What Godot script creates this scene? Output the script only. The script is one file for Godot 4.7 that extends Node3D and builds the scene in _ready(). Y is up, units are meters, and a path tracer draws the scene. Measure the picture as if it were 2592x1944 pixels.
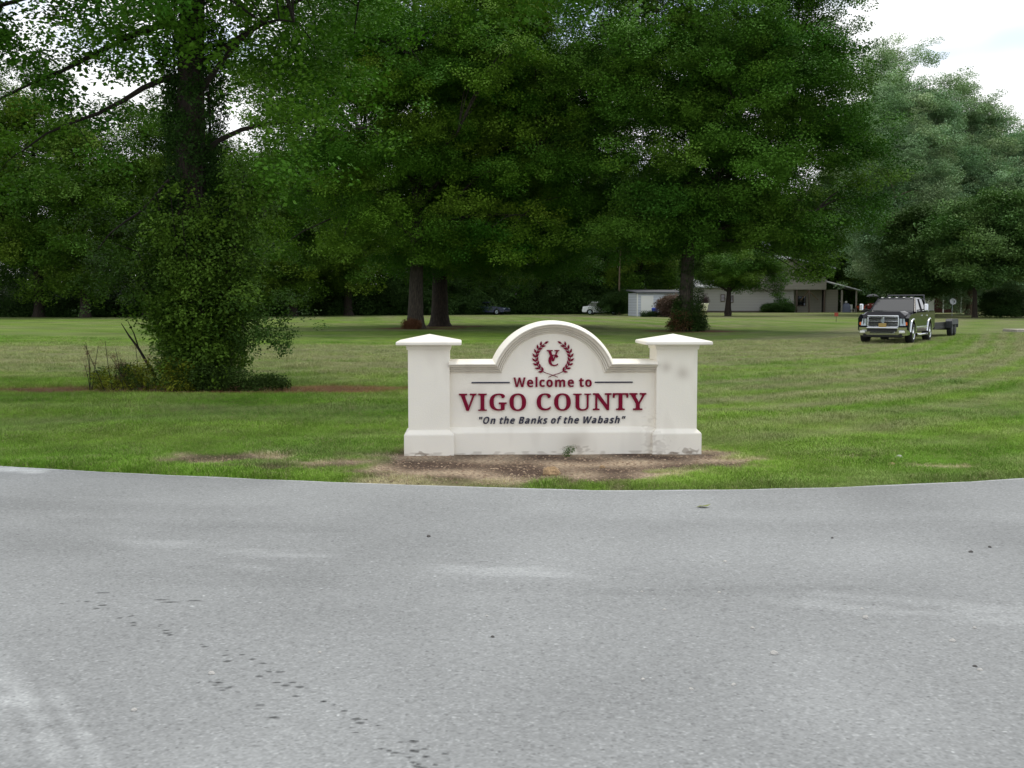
extends Node3D

const EYE := 1.7
var rng := RandomNumberGenerator.new()
var M := {}
var noise_a := FastNoiseLite.new()
var noise_b := FastNoiseLite.new()
var sprays := {}

# ---------------------------------------------------------------- naming
func tag(o: Node, label: String, category: String, group := "") -> void:
	o.set_meta("label", label)
	o.set_meta("category", category)
	if group != "":
		o.set_meta("group", group)

func thing(called: String, label: String, category: String, where := Vector3.ZERO, turn := 0.0, group := "") -> Node3D:
	var o := Node3D.new()
	o.name = called
	add_child(o, true)
	number(o, called)
	o.position = where
	o.rotation.y = turn
	tag(o, label, category, group)
	return o

func number(o: Node, called: String) -> void:
	var taken := 0
	for c in o.get_parent().get_children():
		if c != o and (str(c.name) == called or str(c.name).begins_with(called + "_0")):
			taken += 1
	o.name = called if taken == 0 else "%s_%03d" % [called, taken]

func put(called: String, mesh: Mesh, mat: Material, parent: Node = null) -> MeshInstance3D:
	var o := MeshInstance3D.new()
	o.name = called
	o.mesh = mesh
	o.material_override = mat
	(parent if parent else self).add_child(o, true)
	number(o, called)
	return o

func structure(o: Node) -> void:
	o.set_meta("kind", "structure")

# ---------------------------------------------------------------- shapes
func begin() -> SurfaceTool:
	var st := SurfaceTool.new()
	st.begin(Mesh.PRIMITIVE_TRIANGLES)
	st.set_smooth_group(-1)
	return st

func done(st: SurfaceTool) -> ArrayMesh:
	st.generate_normals()
	return st.commit()

func tri(st: SurfaceTool, a: Vector3, b: Vector3, c: Vector3, out: Vector3) -> void:
	# clockwise seen from outside
	if (b - a).cross(c - a).dot(out) > 0.0:
		var t := b
		b = c
		c = t
	for p in [a, b, c]:
		st.set_uv(Vector2(p.x, p.y))
		st.add_vertex(p)

func quad(st: SurfaceTool, a: Vector3, b: Vector3, c: Vector3, d: Vector3, out: Vector3) -> void:
	tri(st, a, b, c, out)
	tri(st, a, c, d, out)

# a sheet of even thickness under four corners
func slab(st: SurfaceTool, a: Vector3, b: Vector3, c: Vector3, d: Vector3, t: float) -> void:
	var dn := Vector3.DOWN * t
	quad(st, a, b, c, d, Vector3.UP)
	quad(st, a + dn, b + dn, c + dn, d + dn, Vector3.DOWN)
	var mid := (a + b + c + d) * 0.25
	for e in [[a, b], [b, c], [c, d], [d, a]]:
		quad(st, e[0], e[1], e[1] + dn, e[0] + dn, (e[0] + e[1]) * 0.5 - mid)

# a box with chamfered edges, centred at c
func box(st: SurfaceTool, c: Vector3, s: Vector3, ch := 0.0, turn := Basis.IDENTITY) -> void:
	var h := s * 0.5
	if ch <= 0.0:
		for ax in 3:
			for sg in [-1.0, 1.0]:
				var n := Vector3.ZERO
				n[ax] = sg
				var u := Vector3.ZERO
				u[(ax + 1) % 3] = h[(ax + 1) % 3]
				var v := Vector3.ZERO
				v[(ax + 2) % 3] = h[(ax + 2) % 3]
				var m := n * h[ax]
				quad(st, c + turn * (m - u - v), c + turn * (m + u - v), c + turn * (m + u + v), c + turn * (m - u + v), turn * n)
		return
	var k := minf(ch, minf(h.x, minf(h.y, h.z)) * 0.9)
	for ax in 3:
		var b := (ax + 1) % 3
		var d := (ax + 2) % 3
		for sg in [-1.0, 1.0]:
			var n := Vector3.ZERO
			n[ax] = sg
			var u := Vector3.ZERO
			u[b] = h[b] - k
			var v := Vector3.ZERO
			v[d] = h[d] - k
			var m := n * h[ax]
			quad(st, c + turn * (m - u - v), c + turn * (m + u - v), c + turn * (m + u + v), c + turn * (m - u + v), turn * n)
			# edge strip between +-ax and +-b
			for sb in [-1.0, 1.0]:
				var n2 := Vector3.ZERO
				n2[b] = sb
				var p1 := n * h[ax] + n2 * (h[b] - k)
				var p2 := n * (h[ax] - k) + n2 * h[b]
				quad(st, c + turn * (p1 - v), c + turn * (p1 + v), c + turn * (p2 + v), c + turn * (p2 - v), turn * (n + n2))
	for sx in [-1.0, 1.0]:
		for sy in [-1.0, 1.0]:
			for sz in [-1.0, 1.0]:
				var q := Vector3(sx * h.x, sy * h.y, sz * h.z)
				var e := Vector3(sx, sy, sz) * k
				tri(st, c + turn * (q - Vector3(0, e.y, e.z)), c + turn * (q - Vector3(e.x, 0, e.z)), c + turn * (q - Vector3(e.x, e.y, 0)), turn * Vector3(sx, sy, sz))

func boxmesh(c: Vector3, s: Vector3, ch := 0.0, turn := Basis.IDENTITY) -> ArrayMesh:
	var st := begin()
	box(st, c, s, ch, turn)
	return done(st)

# stacked rectangles: rows of [y, half x, half z], optional shift in z
func stack(st: SurfaceTool, rows: Array, c := Vector3.ZERO) -> void:
	for i in rows.size() - 1:
		var a: Array = rows[i]
		var b: Array = rows[i + 1]
		var lo := [Vector3(-a[1], a[0], -a[2]), Vector3(a[1], a[0], -a[2]), Vector3(a[1], a[0], a[2]), Vector3(-a[1], a[0], a[2])]
		var hi := [Vector3(-b[1], b[0], -b[2]), Vector3(b[1], b[0], -b[2]), Vector3(b[1], b[0], b[2]), Vector3(-b[1], b[0], b[2])]
		var outs := [Vector3(0, 0, -1), Vector3(1, 0, 0), Vector3(0, 0, 1), Vector3(-1, 0, 0)]
		for k in 4:
			var o: Vector3 = outs[k]
			if absf(b[0] - a[0]) < 0.001:
				o = Vector3.UP if (b[1] < a[1]) else Vector3.DOWN
			quad(st, c + lo[k], c + lo[(k + 1) % 4], c + hi[(k + 1) % 4], c + hi[k], o)
	var t: Array = rows[-1]
	if t[1] > 0.002:
		quad(st, c + Vector3(-t[1], t[0], -t[2]), c + Vector3(t[1], t[0], -t[2]), c + Vector3(t[1], t[0], t[2]), c + Vector3(-t[1], t[0], t[2]), Vector3.UP)
	t = rows[0]
	quad(st, c + Vector3(-t[1], t[0], -t[2]), c + Vector3(t[1], t[0], -t[2]), c + Vector3(t[1], t[0], t[2]), c + Vector3(-t[1], t[0], t[2]), Vector3.DOWN)

# polygon in a plane pushed along the third axis. frame maps (u, v, w) to space
func prism(st: SurfaceTool, poly: PackedVector2Array, w0: float, w1: float, frame := Transform3D.IDENTITY) -> void:
	if Geometry2D.is_polygon_clockwise(poly):
		poly = poly.duplicate()
		poly.reverse()
	var idx := Geometry2D.triangulate_polygon(poly)
	var nrm := frame.basis.z
	for i in range(0, idx.size(), 3):
		for w in [w0, w1]:
			var p: Array[Vector3] = []
			for k in 3:
				var q := poly[idx[i + k]]
				p.append(frame * Vector3(q.x, q.y, w))
			tri(st, p[0], p[1], p[2], nrm * (1.0 if w > (w0 + w1) * 0.5 else -1.0))
	for i in poly.size():
		var a := poly[i]
		var b := poly[(i + 1) % poly.size()]
		var d := b - a
		var o := frame.basis * Vector3(d.y, -d.x, 0)
		quad(st, frame * Vector3(a.x, a.y, w0), frame * Vector3(b.x, b.y, w0), frame * Vector3(b.x, b.y, w1), frame * Vector3(a.x, a.y, w1), o)

# tube along points with radii
func tube(st: SurfaceTool, pts: Array, radii: Array, sides := 6, cap := true) -> void:
	st.set_smooth_group(1)
	var rings := []
	var dist := 0.0
	for i in pts.size():
		var d: Vector3 = (pts[mini(i + 1, pts.size() - 1)] - pts[maxi(i - 1, 0)]).normalized()
		var s := d.cross(Vector3(0.31, 0.13, 0.94)).normalized()
		if s.length() < 0.1:
			s = d.cross(Vector3.RIGHT).normalized()
		var t := d.cross(s)
		var ring := []
		for k in sides:
			var a := TAU * k / sides
			ring.append(pts[i] + (s * cos(a) + t * sin(a)) * radii[i])
		rings.append(ring)
	for i in pts.size() - 1:
		var seg: float = (pts[i + 1] - pts[i]).length()
		for k in sides:
			var k2 := (k + 1) % sides
			var v := [rings[i][k], rings[i][k2], rings[i + 1][k2], rings[i + 1][k]]
			var uv := [Vector2(float(k) / sides, dist), Vector2(float(k + 1) / sides, dist), Vector2(float(k + 1) / sides, dist + seg), Vector2(float(k) / sides, dist + seg)]
			var out: Vector3 = (v[0] + v[2]) * 0.5 - (pts[i] + pts[i + 1]) * 0.5
			var order := [0, 1, 2, 0, 2, 3]
			if (v[1] - v[0]).cross(v[2] - v[0]).dot(out) > 0.0:
				order = [0, 2, 1, 0, 3, 2]
			for q in order:
				st.set_uv(uv[q])
				st.add_vertex(v[q])
		dist += seg
	if cap:
		st.set_smooth_group(-1)
		for e in [0, pts.size() - 1]:
			var out: Vector3 = pts[0] - pts[1] if e == 0 else pts[-1] - pts[-2]
			for k in range(1, sides - 1):
				tri(st, rings[e][0], rings[e][k], rings[e][k + 1], out)
	st.set_smooth_group(-1)

# lathe about +y: rows of [radius, y]
func lathe(st: SurfaceTool, rows: Array, sides := 16, frame := Transform3D.IDENTITY, smooth := true) -> void:
	if smooth:
		st.set_smooth_group(2)
	for i in rows.size() - 1:
		for k in sides:
			var a0 := TAU * k / sides
			var a1 := TAU * (k + 1) / sides
			var r0: float = rows[i][0]
			var r1: float = rows[i + 1][0]
			var y0: float = rows[i][1]
			var y1: float = rows[i + 1][1]
			var am := (a0 + a1) * 0.5
			var out := Vector3(cos(am) * (y1 - y0), -(r1 - r0), sin(am) * (y1 - y0))
			quad(st, frame * Vector3(cos(a0) * r0, y0, sin(a0) * r0), frame * Vector3(cos(a1) * r0, y0, sin(a1) * r0), frame * Vector3(cos(a1) * r1, y1, sin(a1) * r1), frame * Vector3(cos(a0) * r1, y1, sin(a0) * r1), frame.basis * out)
	st.set_smooth_group(-1)

# rings of points joined one to the next
func loft(st: SurfaceTool, rings: Array, caps := true) -> void:
	for i in rings.size() - 1:
		var n: int = rings[i].size()
		var mid := Vector3.ZERO
		for p in rings[i]:
			mid += p / (2.0 * n)
		for p in rings[i + 1]:
			mid += p / (2.0 * n)
		for k in n:
			var k2 := (k + 1) % n
			var a: Vector3 = rings[i][k]
			var b: Vector3 = rings[i][k2]
			var c: Vector3 = rings[i + 1][k2]
			var d: Vector3 = rings[i + 1][k]
			quad(st, a, b, c, d, (a + b + c + d) * 0.25 - mid)
	if caps:
		for e in [0, rings.size() - 1]:
			var r: Array = rings[e]
			var other: Array = rings[1] if e == 0 else rings[-2]
			for k in range(1, r.size() - 1):
				tri(st, r[0], r[k], r[k + 1], r[0] - other[0])

# ---------------------------------------------------------------- ground shape and colour
func edge(x: float) -> float:
	var d := x - 0.9
	if d < 0.0:
		d = -d
		return 9.75 + (0.145 * d + 0.0145 * d * d if d < 10.0 else 2.9 + 0.435 * (d - 10.0))
	return 9.75 + (0.04 * d * d if d < 8.0 else 2.56 + 0.64 * (d - 8.0))

func rise(dist: float) -> float:
	var d := dist - 12.0
	if d < -4.0:
		return 0.0
	if d < 4.0:
		return 0.0085 * (d + 4.0) * (d + 4.0) / 16.0
	return 0.0085 * minf(d, 138.0)

func ground_y(x: float, dist: float) -> float:
	var o := dist - edge(x)
	var k := smoothstep(-0.03, 0.15, o)
	return rise(dist) + lerpf(-0.06, 0.012, k) + k * 0.018 * noise_a.get_noise_2d(x * 6.0, dist * 6.0) * smoothstep(0.1, 1.0, o)

func gp(x: float, dist: float) -> Vector3:
	return Vector3(x, ground_y(x, dist), -dist)

# how bare the earth is (0 lawn, 1 dirt)
func bare(x: float, d: float) -> float:
	var n := noise_a.get_noise_2d(x * 14.0 + 91.0, d * 14.0) * 0.55 + noise_b.get_noise_2d(x * 40.0, d * 40.0) * 0.35
	var o := d - edge(x)
	# the bed round the sign
	var e := pow((x - 0.42) / 2.2, 2.0) + pow((d - 11.4 - 0.1 * x) / 1.6, 2.0)
	var v := smoothstep(0.25, -0.22, e - 1.0 + n * 0.75)
	if x > 1.35:
		v *= smoothstep(0.2, 0.7, o - 0.35 * (x - 1.2) + n)
	var tuft := smoothstep(0.05, 0.3, x) * (1.0 - smoothstep(0.85, 1.0, x)) + smoothstep(1.3, 1.5, x) + (1.0 - smoothstep(-1.9, -1.4, x)) + 0.25
	v *= lerpf(1.0, smoothstep(0.1, 0.5, o + n * 0.9), clampf(tuft, 0.0, 1.0))
	# worn patches beside the road on the left
	for q in [[-3.3, 11.75, 0.75, 0.42], [-1.9, 11.3, 0.55, 0.25], [-2.5, 11.0, 0.6, 0.2], [4.5, 11.1, 0.4, 0.14], [3.9, 11.7, 0.25, 0.1]]:
		var w := pow((x - q[0]) / q[2], 2.0) + pow((d - q[1]) / q[3], 2.0)
		v = maxf(v, 0.85 * smoothstep(0.5, -0.6, w - 1.0 + n * 1.6))
	return clampf(v, 0.0, 1.0)

# brown leaf litter under the trees
func litter(x: float, d: float) -> float:
	var n := noise_a.get_noise_2d(x * 9.0 - 31.0, d * 9.0) * 0.8
	var v := smoothstep(0.35, -0.5, pow((x + 5.6) / 4.3, 2.0) + pow((d - 20.8) / 1.1, 2.0) - 1.0 + n * 0.8)
	for q in [[-5.6, 64.2, 2.6, 2.4], [-4.4, 69.0, 2.8, 2.5], [10.0, 58.6, 2.6, 2.2]]:
		v = maxf(v, smoothstep(0.4, -0.5, pow((x - q[0]) / q[2], 2.0) + pow((d - q[1]) / q[3], 2.0) - 1.0 + n))
	return v

# straw tone of dry clippings and of the painted sunlit strip (0 green, 1 straw)
func dry(x: float, d: float) -> float:
	var k := 0.055 * pow(maxf(0.0, x + 1.0), 2.0)
	if x > 18.0:
		k = 19.86 + 2.09 * (x - 18.0)
	var s := d - k
	var wob := noise_a.get_noise_2d(x * 1.2, d * 1.2) * 1.6
	# broad bands of straw left by the mower, plus one far strip of painted light
	var band := smoothstep(23.0, 28.0, s + wob) * (1.0 - smoothstep(38.0, 43.0, s + wob)) * 0.95
	band = maxf(band, 0.5 * smoothstep(14.6, 16.8, s + wob * 0.5) * (1.0 - smoothstep(20.0, 23.0, s + wob * 0.5)) * smoothstep(2.0, 6.0, x))
	band = maxf(band, 0.6 * smoothstep(92.0, 98.0, d + wob))  # far lawn lit beyond the tree shade, painted in as paler straw
	band = maxf(band, 0.42 * smoothstep(43.0, 60.0, s) * (0.5 + 0.5 * sin(d * 0.45 + x * 0.1 + wob)))
	var row := 0.5 + 0.5 * sin((s + wob * 0.25) * TAU / 1.7)
	var streak := noise_b.get_noise_2d(x * 1.5, s * 9.0)
	var v := band * (0.62 + 0.36 * row) + 0.34 * row * smoothstep(10.5, 14.0, d) * smoothstep(1.0, 4.0, x) + 0.16 * row * smoothstep(10.5, 14.0, d) + 0.26 * streak
	v += 0.24 * noise_a.get_noise_2d(x * 7.0, d * 7.0) + 0.5 * maxf(0.0, noise_a.get_noise_2d(x * 11.0 + 40.0, d * 17.0)) * smoothstep(16.0, 11.0, d)
	return clampf(v + 0.03, 0.0, 1.0)

func lawn_color(x: float, d: float) -> Color:
	var n := noise_b.get_noise_2d(x * 22.0, d * 22.0)
	var green := Color(0.110, 0.222, 0.022).lerp(Color(0.202, 0.305, 0.050), 0.5 + 0.7 * noise_a.get_noise_2d(x * 4.0 + 50.0, d * 4.0))
	var c := green.lerp(Color(0.275, 0.265, 0.150), dry(x, d) * 0.85)
	c = c.lerp(Color(0.19, 0.10, 0.052), litter(x, d) * 0.95)
	var earth := Color(0.22, 0.162, 0.120).lerp(Color(0.43, 0.335, 0.240), clampf(0.42 + 1.5 * n, -0.3, 1.3))
	c = c.lerp(earth, bare(x, d))
	return c * (1.0 + 0.22 * n)

# ---------------------------------------------------------------- materials
func flat(c: Color, rough := 0.7, metal := 0.0) -> StandardMaterial3D:
	var m := StandardMaterial3D.new()
	m.albedo_color = c
	m.roughness = rough
	m.metallic = metal
	return m

func grain_image(size: int, lo: float, hi: float, freq: float, seed_: int, octaves := 3) -> Image:
	var n := FastNoiseLite.new()
	n.seed = seed_
	n.frequency = freq
	n.fractal_octaves = octaves
	var src := n.get_seamless_image(size, size)
	var im := Image.create(size, size, false, Image.FORMAT_RGB8)
	for y in size:
		for x in size:
			var v := lerpf(lo, hi, src.get_pixel(x, y).r)
			im.set_pixel(x, y, Color(v, v, v))
	return im

func grained(c: Color, freq: float, lo: float, bump: float, scale: float, rough := 0.85, seed_ := 5) -> StandardMaterial3D:
	var m := flat(c, rough)
	var t := ImageTexture.create_from_image(grain_image(128, lo, 1.0, freq, seed_))
	m.albedo_texture = t
	m.uv1_triplanar = true
	m.uv1_scale = Vector3.ONE * scale
	if bump > 0.0:
		var rough_map: Image = t.get_image().duplicate()
		rough_map.bump_map_to_normal_map(4.0)
		m.normal_enabled = true
		m.normal_scale = clampf(bump * 2.0, 0.2, 1.0)
		m.normal_texture = ImageTexture.create_from_image(rough_map)
	return m

func leafy(c: Color) -> StandardMaterial3D:
	var m := flat(c, 0.6)
	m.vertex_color_use_as_albedo = true
	m.backlight_enabled = true
	m.backlight = Color(0.31, 0.42, 0.065)
	m.metallic_specular = 0.22
	return m

func materials() -> void:
	M.leaf = leafy(Color.WHITE)
	M.blade = leafy(Color.WHITE)
	M.dead_leaf = flat(Color(0.36, 0.24, 0.15), 0.9)
	M.dead_leaf.vertex_color_use_as_albedo = true
	# bark: long furrows
	var bark := FastNoiseLite.new()
	bark.seed = 3
	bark.frequency = 0.03
	var bsrc := bark.get_seamless_image(128, 128)
	var bi := Image.create(128, 128, false, Image.FORMAT_RGB8)
	for y in 128:
		for x in 128:
			var v := 0.45 + 0.55 * bsrc.get_pixel((x * 3) % 128, y).r
			bi.set_pixel(x, y, Color(v, v * 0.97, v * 0.92))
	var bt := ImageTexture.create_from_image(bi)
	for q in [["bark", Color(0.32, 0.30, 0.275)], ["dark_bark", Color(0.23, 0.20, 0.17)], ["pale_bark", Color(0.52, 0.47, 0.40)]]:
		var m := flat(q[1], 0.95)
		m.albedo_texture = bt
		m.uv1_scale = Vector3(2, 0.5, 1)
		m.heightmap_enabled = true
		m.heightmap_texture = bt
		m.heightmap_scale = 4.0
		M[q[0]] = m
	M.chrome = flat(Color(0.82, 0.83, 0.85), 0.12, 1.0)
	M.paint = flat(Color(0.06, 0.06, 0.10), 0.08)
	M.paint.metallic_specular = 0.4
	M.glass = flat(Color(0.05, 0.06, 0.07), 0.04)
	M.glass.metallic_specular = 0.8
	M.black = flat(Color(0.09, 0.09, 0.095), 0.7)
	M.rubber = grained(Color(0.14, 0.14, 0.14), 0.05, 0.7, 0.3, 3.0, 0.95, 9)
	M.grey_steel = grained(Color(0.30, 0.31, 0.33), 0.03, 0.75, 0.1, 1.5, 0.6, 12)
	M.amber = flat(Color(0.85, 0.38, 0.10), 0.25)
	M.lens = flat(Color(0.62, 0.66, 0.68), 0.1, 0.4)
	M.white_plastic = flat(Color(0.86, 0.86, 0.84), 0.45)
	M.red_paint = flat(Color(0.52, 0.10, 0.09), 0.4)
	M.orange = flat(Color(0.80, 0.30, 0.12), 0.5)
	M.wood = grained(Color(0.46, 0.37, 0.28), 0.04, 0.6, 0.2, 1.0, 0.85, 15)
	M.wire = flat(Color(0.12, 0.12, 0.12), 0.6)

# ---------------------------------------------------------------- foliage
func make_spray(leaf: float, reach: float, count: int, seed_: int, droop := 0.0) -> ArrayMesh:
	var r := RandomNumberGenerator.new()
	r.seed = seed_
	var st := begin()
	for i in count:
		var p := Vector3(r.randf_range(-1, 1), r.randf_range(-1, 1), r.randf_range(-1, 1))
		while p.length() > 1.0:
			p = Vector3(r.randf_range(-1, 1), r.randf_range(-1, 1), r.randf_range(-1, 1))
		p = Vector3(p.x * reach, p.y * reach * 0.55, p.z * reach)
		var yaw := r.randf() * TAU
		var fall := r.randf_range(-0.25, 0.75) + droop
		var d := Vector3(cos(yaw) * cos(fall), -sin(fall), sin(yaw) * cos(fall))
		var side := d.cross(Vector3.UP).normalized().rotated(d, r.randf_range(-0.8, 0.8))
		var up := side.cross(d)
		var l := leaf * r.randf_range(0.7, 1.25)
		var a := p
		var b := p + d * l * 0.45 + side * l * 0.36 + up * l * 0.06
		var c := p + d * l
		var e := p + d * l * 0.45 - side * l * 0.36 + up * l * 0.06
		if up.y < 0.0:
			up = -up
		tri(st, a, b, c, up)
		tri(st, a, c, e, up)
	return done(st)

func scatter(called: String, mesh: Mesh, mat: Material, spots: Array, parent: Node) -> MultiMeshInstance3D:
	# spots: [position, scale, colour, tilt]
	var mm := MultiMesh.new()
	mm.transform_format = MultiMesh.TRANSFORM_3D
	mm.use_colors = true
	mm.mesh = mesh
	mm.instance_count = spots.size()
	var b := PackedFloat32Array()
	b.resize(spots.size() * 16)
	var i := 0
	for s in spots:
		var basis := Basis.from_euler(Vector3(rng.randf_range(-1, 1) * s[3], rng.randf() * TAU, rng.randf_range(-1, 1) * s[3])).scaled(Vector3.ONE * s[1])
		var o: Vector3 = s[0]
		var c: Color = s[2]
		for r in 3:
			b[i] = basis.x[r]
			b[i + 1] = basis.y[r]
			b[i + 2] = basis.z[r]
			b[i + 3] = o[r]
			i += 4
		b[i] = c.r
		b[i + 1] = c.g
		b[i + 2] = c.b
		b[i + 3] = 1.0
		i += 4
	mm.buffer = b
	var o := MultiMeshInstance3D.new()
	o.name = called
	o.multimesh = mm
	o.material_override = mat
	o.set_meta("kind", "stuff")
	parent.add_child(o, true)
	return o

# a tree: tapered trunk, limbs, and boughs of leaf sprays spread through a crown
func tree(p: Dictionary) -> Node3D:
	rng.seed = p.seed
	var base: Vector3 = p.at
	var root := thing(p.get("called", "tree"), p.label, p.get("category", "tree"), base, 0.0, p.get("group", ""))
	var h: float = p.height
	var r0: float = p.trunk
	var lean: Vector3 = p.get("lean", Vector3.ZERO)
	var tp := []
	var tr := []
	var steps := 12
	var ph := rng.randf() * TAU
	for i in steps + 1:
		var t := float(i) / steps
		var y := t * h * 0.9
		tp.append(Vector3(sin(t * 5.0 + ph) * 0.02 * h * t, y - 0.15, cos(t * 4.0 + ph) * 0.02 * h * t) + lean * t * t)
		var flare := 1.0 + 0.75 * exp(-y / (r0 * 1.3))
		tr.append(maxf(0.03, r0 * flare * pow(1.0 - t * 0.93, 0.8)))
	# closer rings at the foot
	tp.insert(1, tp[0].lerp(tp[1], 0.22))
	tr.insert(1, r0 * 1.28)
	tp.insert(2, tp[0].lerp(tp[2], 0.5))
	tr.insert(2, r0 * 1.08)
	var st := begin()
	tube(st, tp, tr, 12)
	put("trunk", done(st), M[p.get("bark", "bark")], root)
	# main limbs
	var c: Vector3 = p.center
	var r: Vector3 = p.radii
	var first: float = p.first
	var lines := []
	var limb_st := begin()
	var n_limbs: int = p.get("limbs", 11)
	var ends := []
	for i in n_limbs:
		var a := TAU * (i * 0.382 + rng.randf() * 0.12)
		var up := rng.randf_range(-0.75, 0.75)
		var w := sqrt(maxf(0.0, 1.0 - up * up))
		ends.append(c + Vector3(cos(a) * w * r.x, up * r.y, sin(a) * w * r.z) * rng.randf_range(0.6, 0.78))
	for e in p.get("limb_ends", []):
		ends.append(e)
	for path in p.get("falling", []):
		var pts := []
		var rad := []
		var fs := trunk_at(tp, path[0])
		for k in 8:
			var t := k / 7.0
			pts.append(fs.lerp(path[1], t) + Vector3(0, path[2] * sin(t * PI), 0) + Vector3(0.0, 0.05, 0.09) * sin(t * 9.0))
			rad.append(lerpf(path[3], path[3] * 0.2, t))
		tube(limb_st, pts, rad, 6)
		lines.append(pts)
	for e in ends:
		var hd := Vector2(e.x, e.z).length()
		var ay := clampf(e.y - hd * 0.35, first, h * 0.8)
		if e.y < first:
			ay = first + rng.randf_range(0.2, 1.5)
		var s := trunk_at(tp, ay)
		var pts := []
		var rad := []
		var rr: float = r0 * 0.34 * (1.0 - 0.5 * ay / h) * p.get("limb_size", 1.0)
		var lift: float = hd * rng.randf_range(0.10, 0.24)
		var wob := Vector3(rng.randf_range(-1, 1), rng.randf_range(-0.4, 0.4), rng.randf_range(-1, 1)) * hd * 0.06
		for k in 8:
			var t := k / 7.0
			pts.append(s.lerp(e, t) + Vector3.UP * lift * sin(t * PI * 0.9) + wob * sin(t * TAU))
			rad.append(lerpf(rr, rr * 0.22, t))
		tube(limb_st, pts, rad, 6)
		lines.append(pts)
	# boughs
	var n := int(p.boughs)
	var gap: float = p.get("gap", -0.1)
	var spots := []
	var tint: Color = p.tint
	var bright: Color = p.get("tint2", tint * 1.7)
	var size: float = p.get("bough", 1.3)
	var per: int = p.per
	var holes: Array = p.get("holes", [])
	var tries := 0
	var placed := 0
	var extra: Array = p.get("extra", [])
	while placed < n + extra.size() and tries < n * 12:
		tries += 1
		var q: Vector3
		var grow := 1.0
		if placed < extra.size():
			q = extra[placed][0]
			grow = extra[placed][1]
		else:
			var d := Vector3(rng.randfn(), rng.randfn(), rng.randfn()).normalized()
			var f := pow(rng.randf(), p.get("fill", 0.45))
			var bulge: float = 1.0 + p.get("bulge", 0.24) * noise_a.get_noise_3d(d.x * 40.0 + p.seed * 7.0, d.y * 40.0, d.z * 40.0)
			var rr2 := r
			if p.has("point"):
				var ty: float = (d.y * f + 1.0) * 0.5
				var k: float = lerpf(1.0, p.point, ty)
				rr2 = Vector3(r.x * k, r.y, r.z * k)
			q = c + d * f * bulge * rr2
			if noise_b.get_noise_3d(q.x * 3.5 + p.seed, q.y * 3.5, q.z * 3.5) < gap:
				continue
			if q.y < p.get("lowest", 0.5):
				continue
			var blocked := false
			for hole in holes:
				if ((q - hole[0]) / hole[1]).length() < 1.0:
					blocked = true
			if blocked:
				continue
		placed += 1
		# twig from the nearest limb
		var best := Vector3.ZERO
		var bd := 1e9
		for li in lines:
			for k in range(2, 8):
				var dd: float = li[k].distance_squared_to(q)
				if dd < bd and li[k].y < q.y + 2.5:
					bd = dd
					best = li[k]
		var tk := trunk_at(tp, clampf(q.y - 1.0, first, h * 0.85))
		if tk.distance_squared_to(q) < bd:
			best = tk
		var twig := []
		var twr := []
		var len := best.distance_to(q)
		var w1: float = clampf(len * 0.012, 0.012, 0.07) * p.get("twig", 1.0)
		for k in 5:
			var t := k / 4.0
			twig.append(best.lerp(q, t) + Vector3.UP * len * 0.12 * sin(t * PI))
			twr.append(lerpf(w1, w1 * 0.35, t))
		tube(limb_st, twig, twr, 4, false)
		var bough_c := tint.lerp(bright, pow(rng.randf(), 1.4) * 0.95)
		var warm := rng.randf_range(0.82, 1.06)
		for k in int(per * (0.6 + 0.8 * rng.randf()) * grow):
			var o := Vector3(rng.randfn(), rng.randfn() * p.get("flat", 0.42), rng.randfn()) * size * 0.52 * grow
			o.y -= 0.10 * (o.x * o.x + o.z * o.z) / size
			var s2 := rng.randf_range(0.75, 1.25)
			var col := bough_c * rng.randf_range(0.92, 1.08)
			col.r *= warm
			var pos := q + o
			if pos.y < 0.1:
				continue
			spots.append([pos, s2, col, p.get("tilt", 0.45)])
	put("limbs", done(limb_st), M[p.get("bark", "bark")], root)
	scatter("crown", sprays[p.spray], M.leaf, spots, root)
	return root

func trunk_at(tp: Array, y: float) -> Vector3:
	for i in tp.size() - 1:
		if tp[i + 1].y >= y:
			return tp[i].lerp(tp[i + 1], clampf((y - tp[i].y) / maxf(0.001, tp[i + 1].y - tp[i].y), 0.0, 1.0))
	return tp[-1]

# ---------------------------------------------------------------- lettering
func letters(parent: Node, text: String, font: Font, left: float, right: float, base_y: float, cap: float, z: float, depth: float, mat: Material, slant := 0.0, spread := 1.0) -> void:
	var size := 64
	var tm := TextMesh.new()
	tm.font = font
	tm.font_size = size
	tm.pixel_size = 0.01
	tm.depth = 1.0
	tm.text = "H"
	var ref := tm.get_aabb()
	var sy := cap / ref.size.y
	var base := ref.position.y
	var adv := []
	var total := 0.0
	for i in text.length():
		var w: float = font.get_string_size(text[i], HORIZONTAL_ALIGNMENT_LEFT, -1, size).x * 0.01
		adv.append(w)
		total += w * (spread if i < text.length() - 1 else 1.0)
	var sx := (right - left) / total
	var x := left
	for i in text.length():
		if text[i] != " ":
			var t := TextMesh.new()
			t.font = font
			t.font_size = size
			t.pixel_size = 0.01
			t.depth = 1.0
			t.text = text[i]
			t.vertical_alignment = VERTICAL_ALIGNMENT_CENTER
			var o := put("letter", t, mat, parent)
			o.transform = Transform3D(Basis(Vector3(sx, 0, 0), Vector3(slant * sy, sy, 0), Vector3(0, 0, depth)), Vector3(x + adv[i] * sx * 0.5, base_y - base * sy, z + depth * 0.5))
		x += adv[i] * sx * spread

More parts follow.
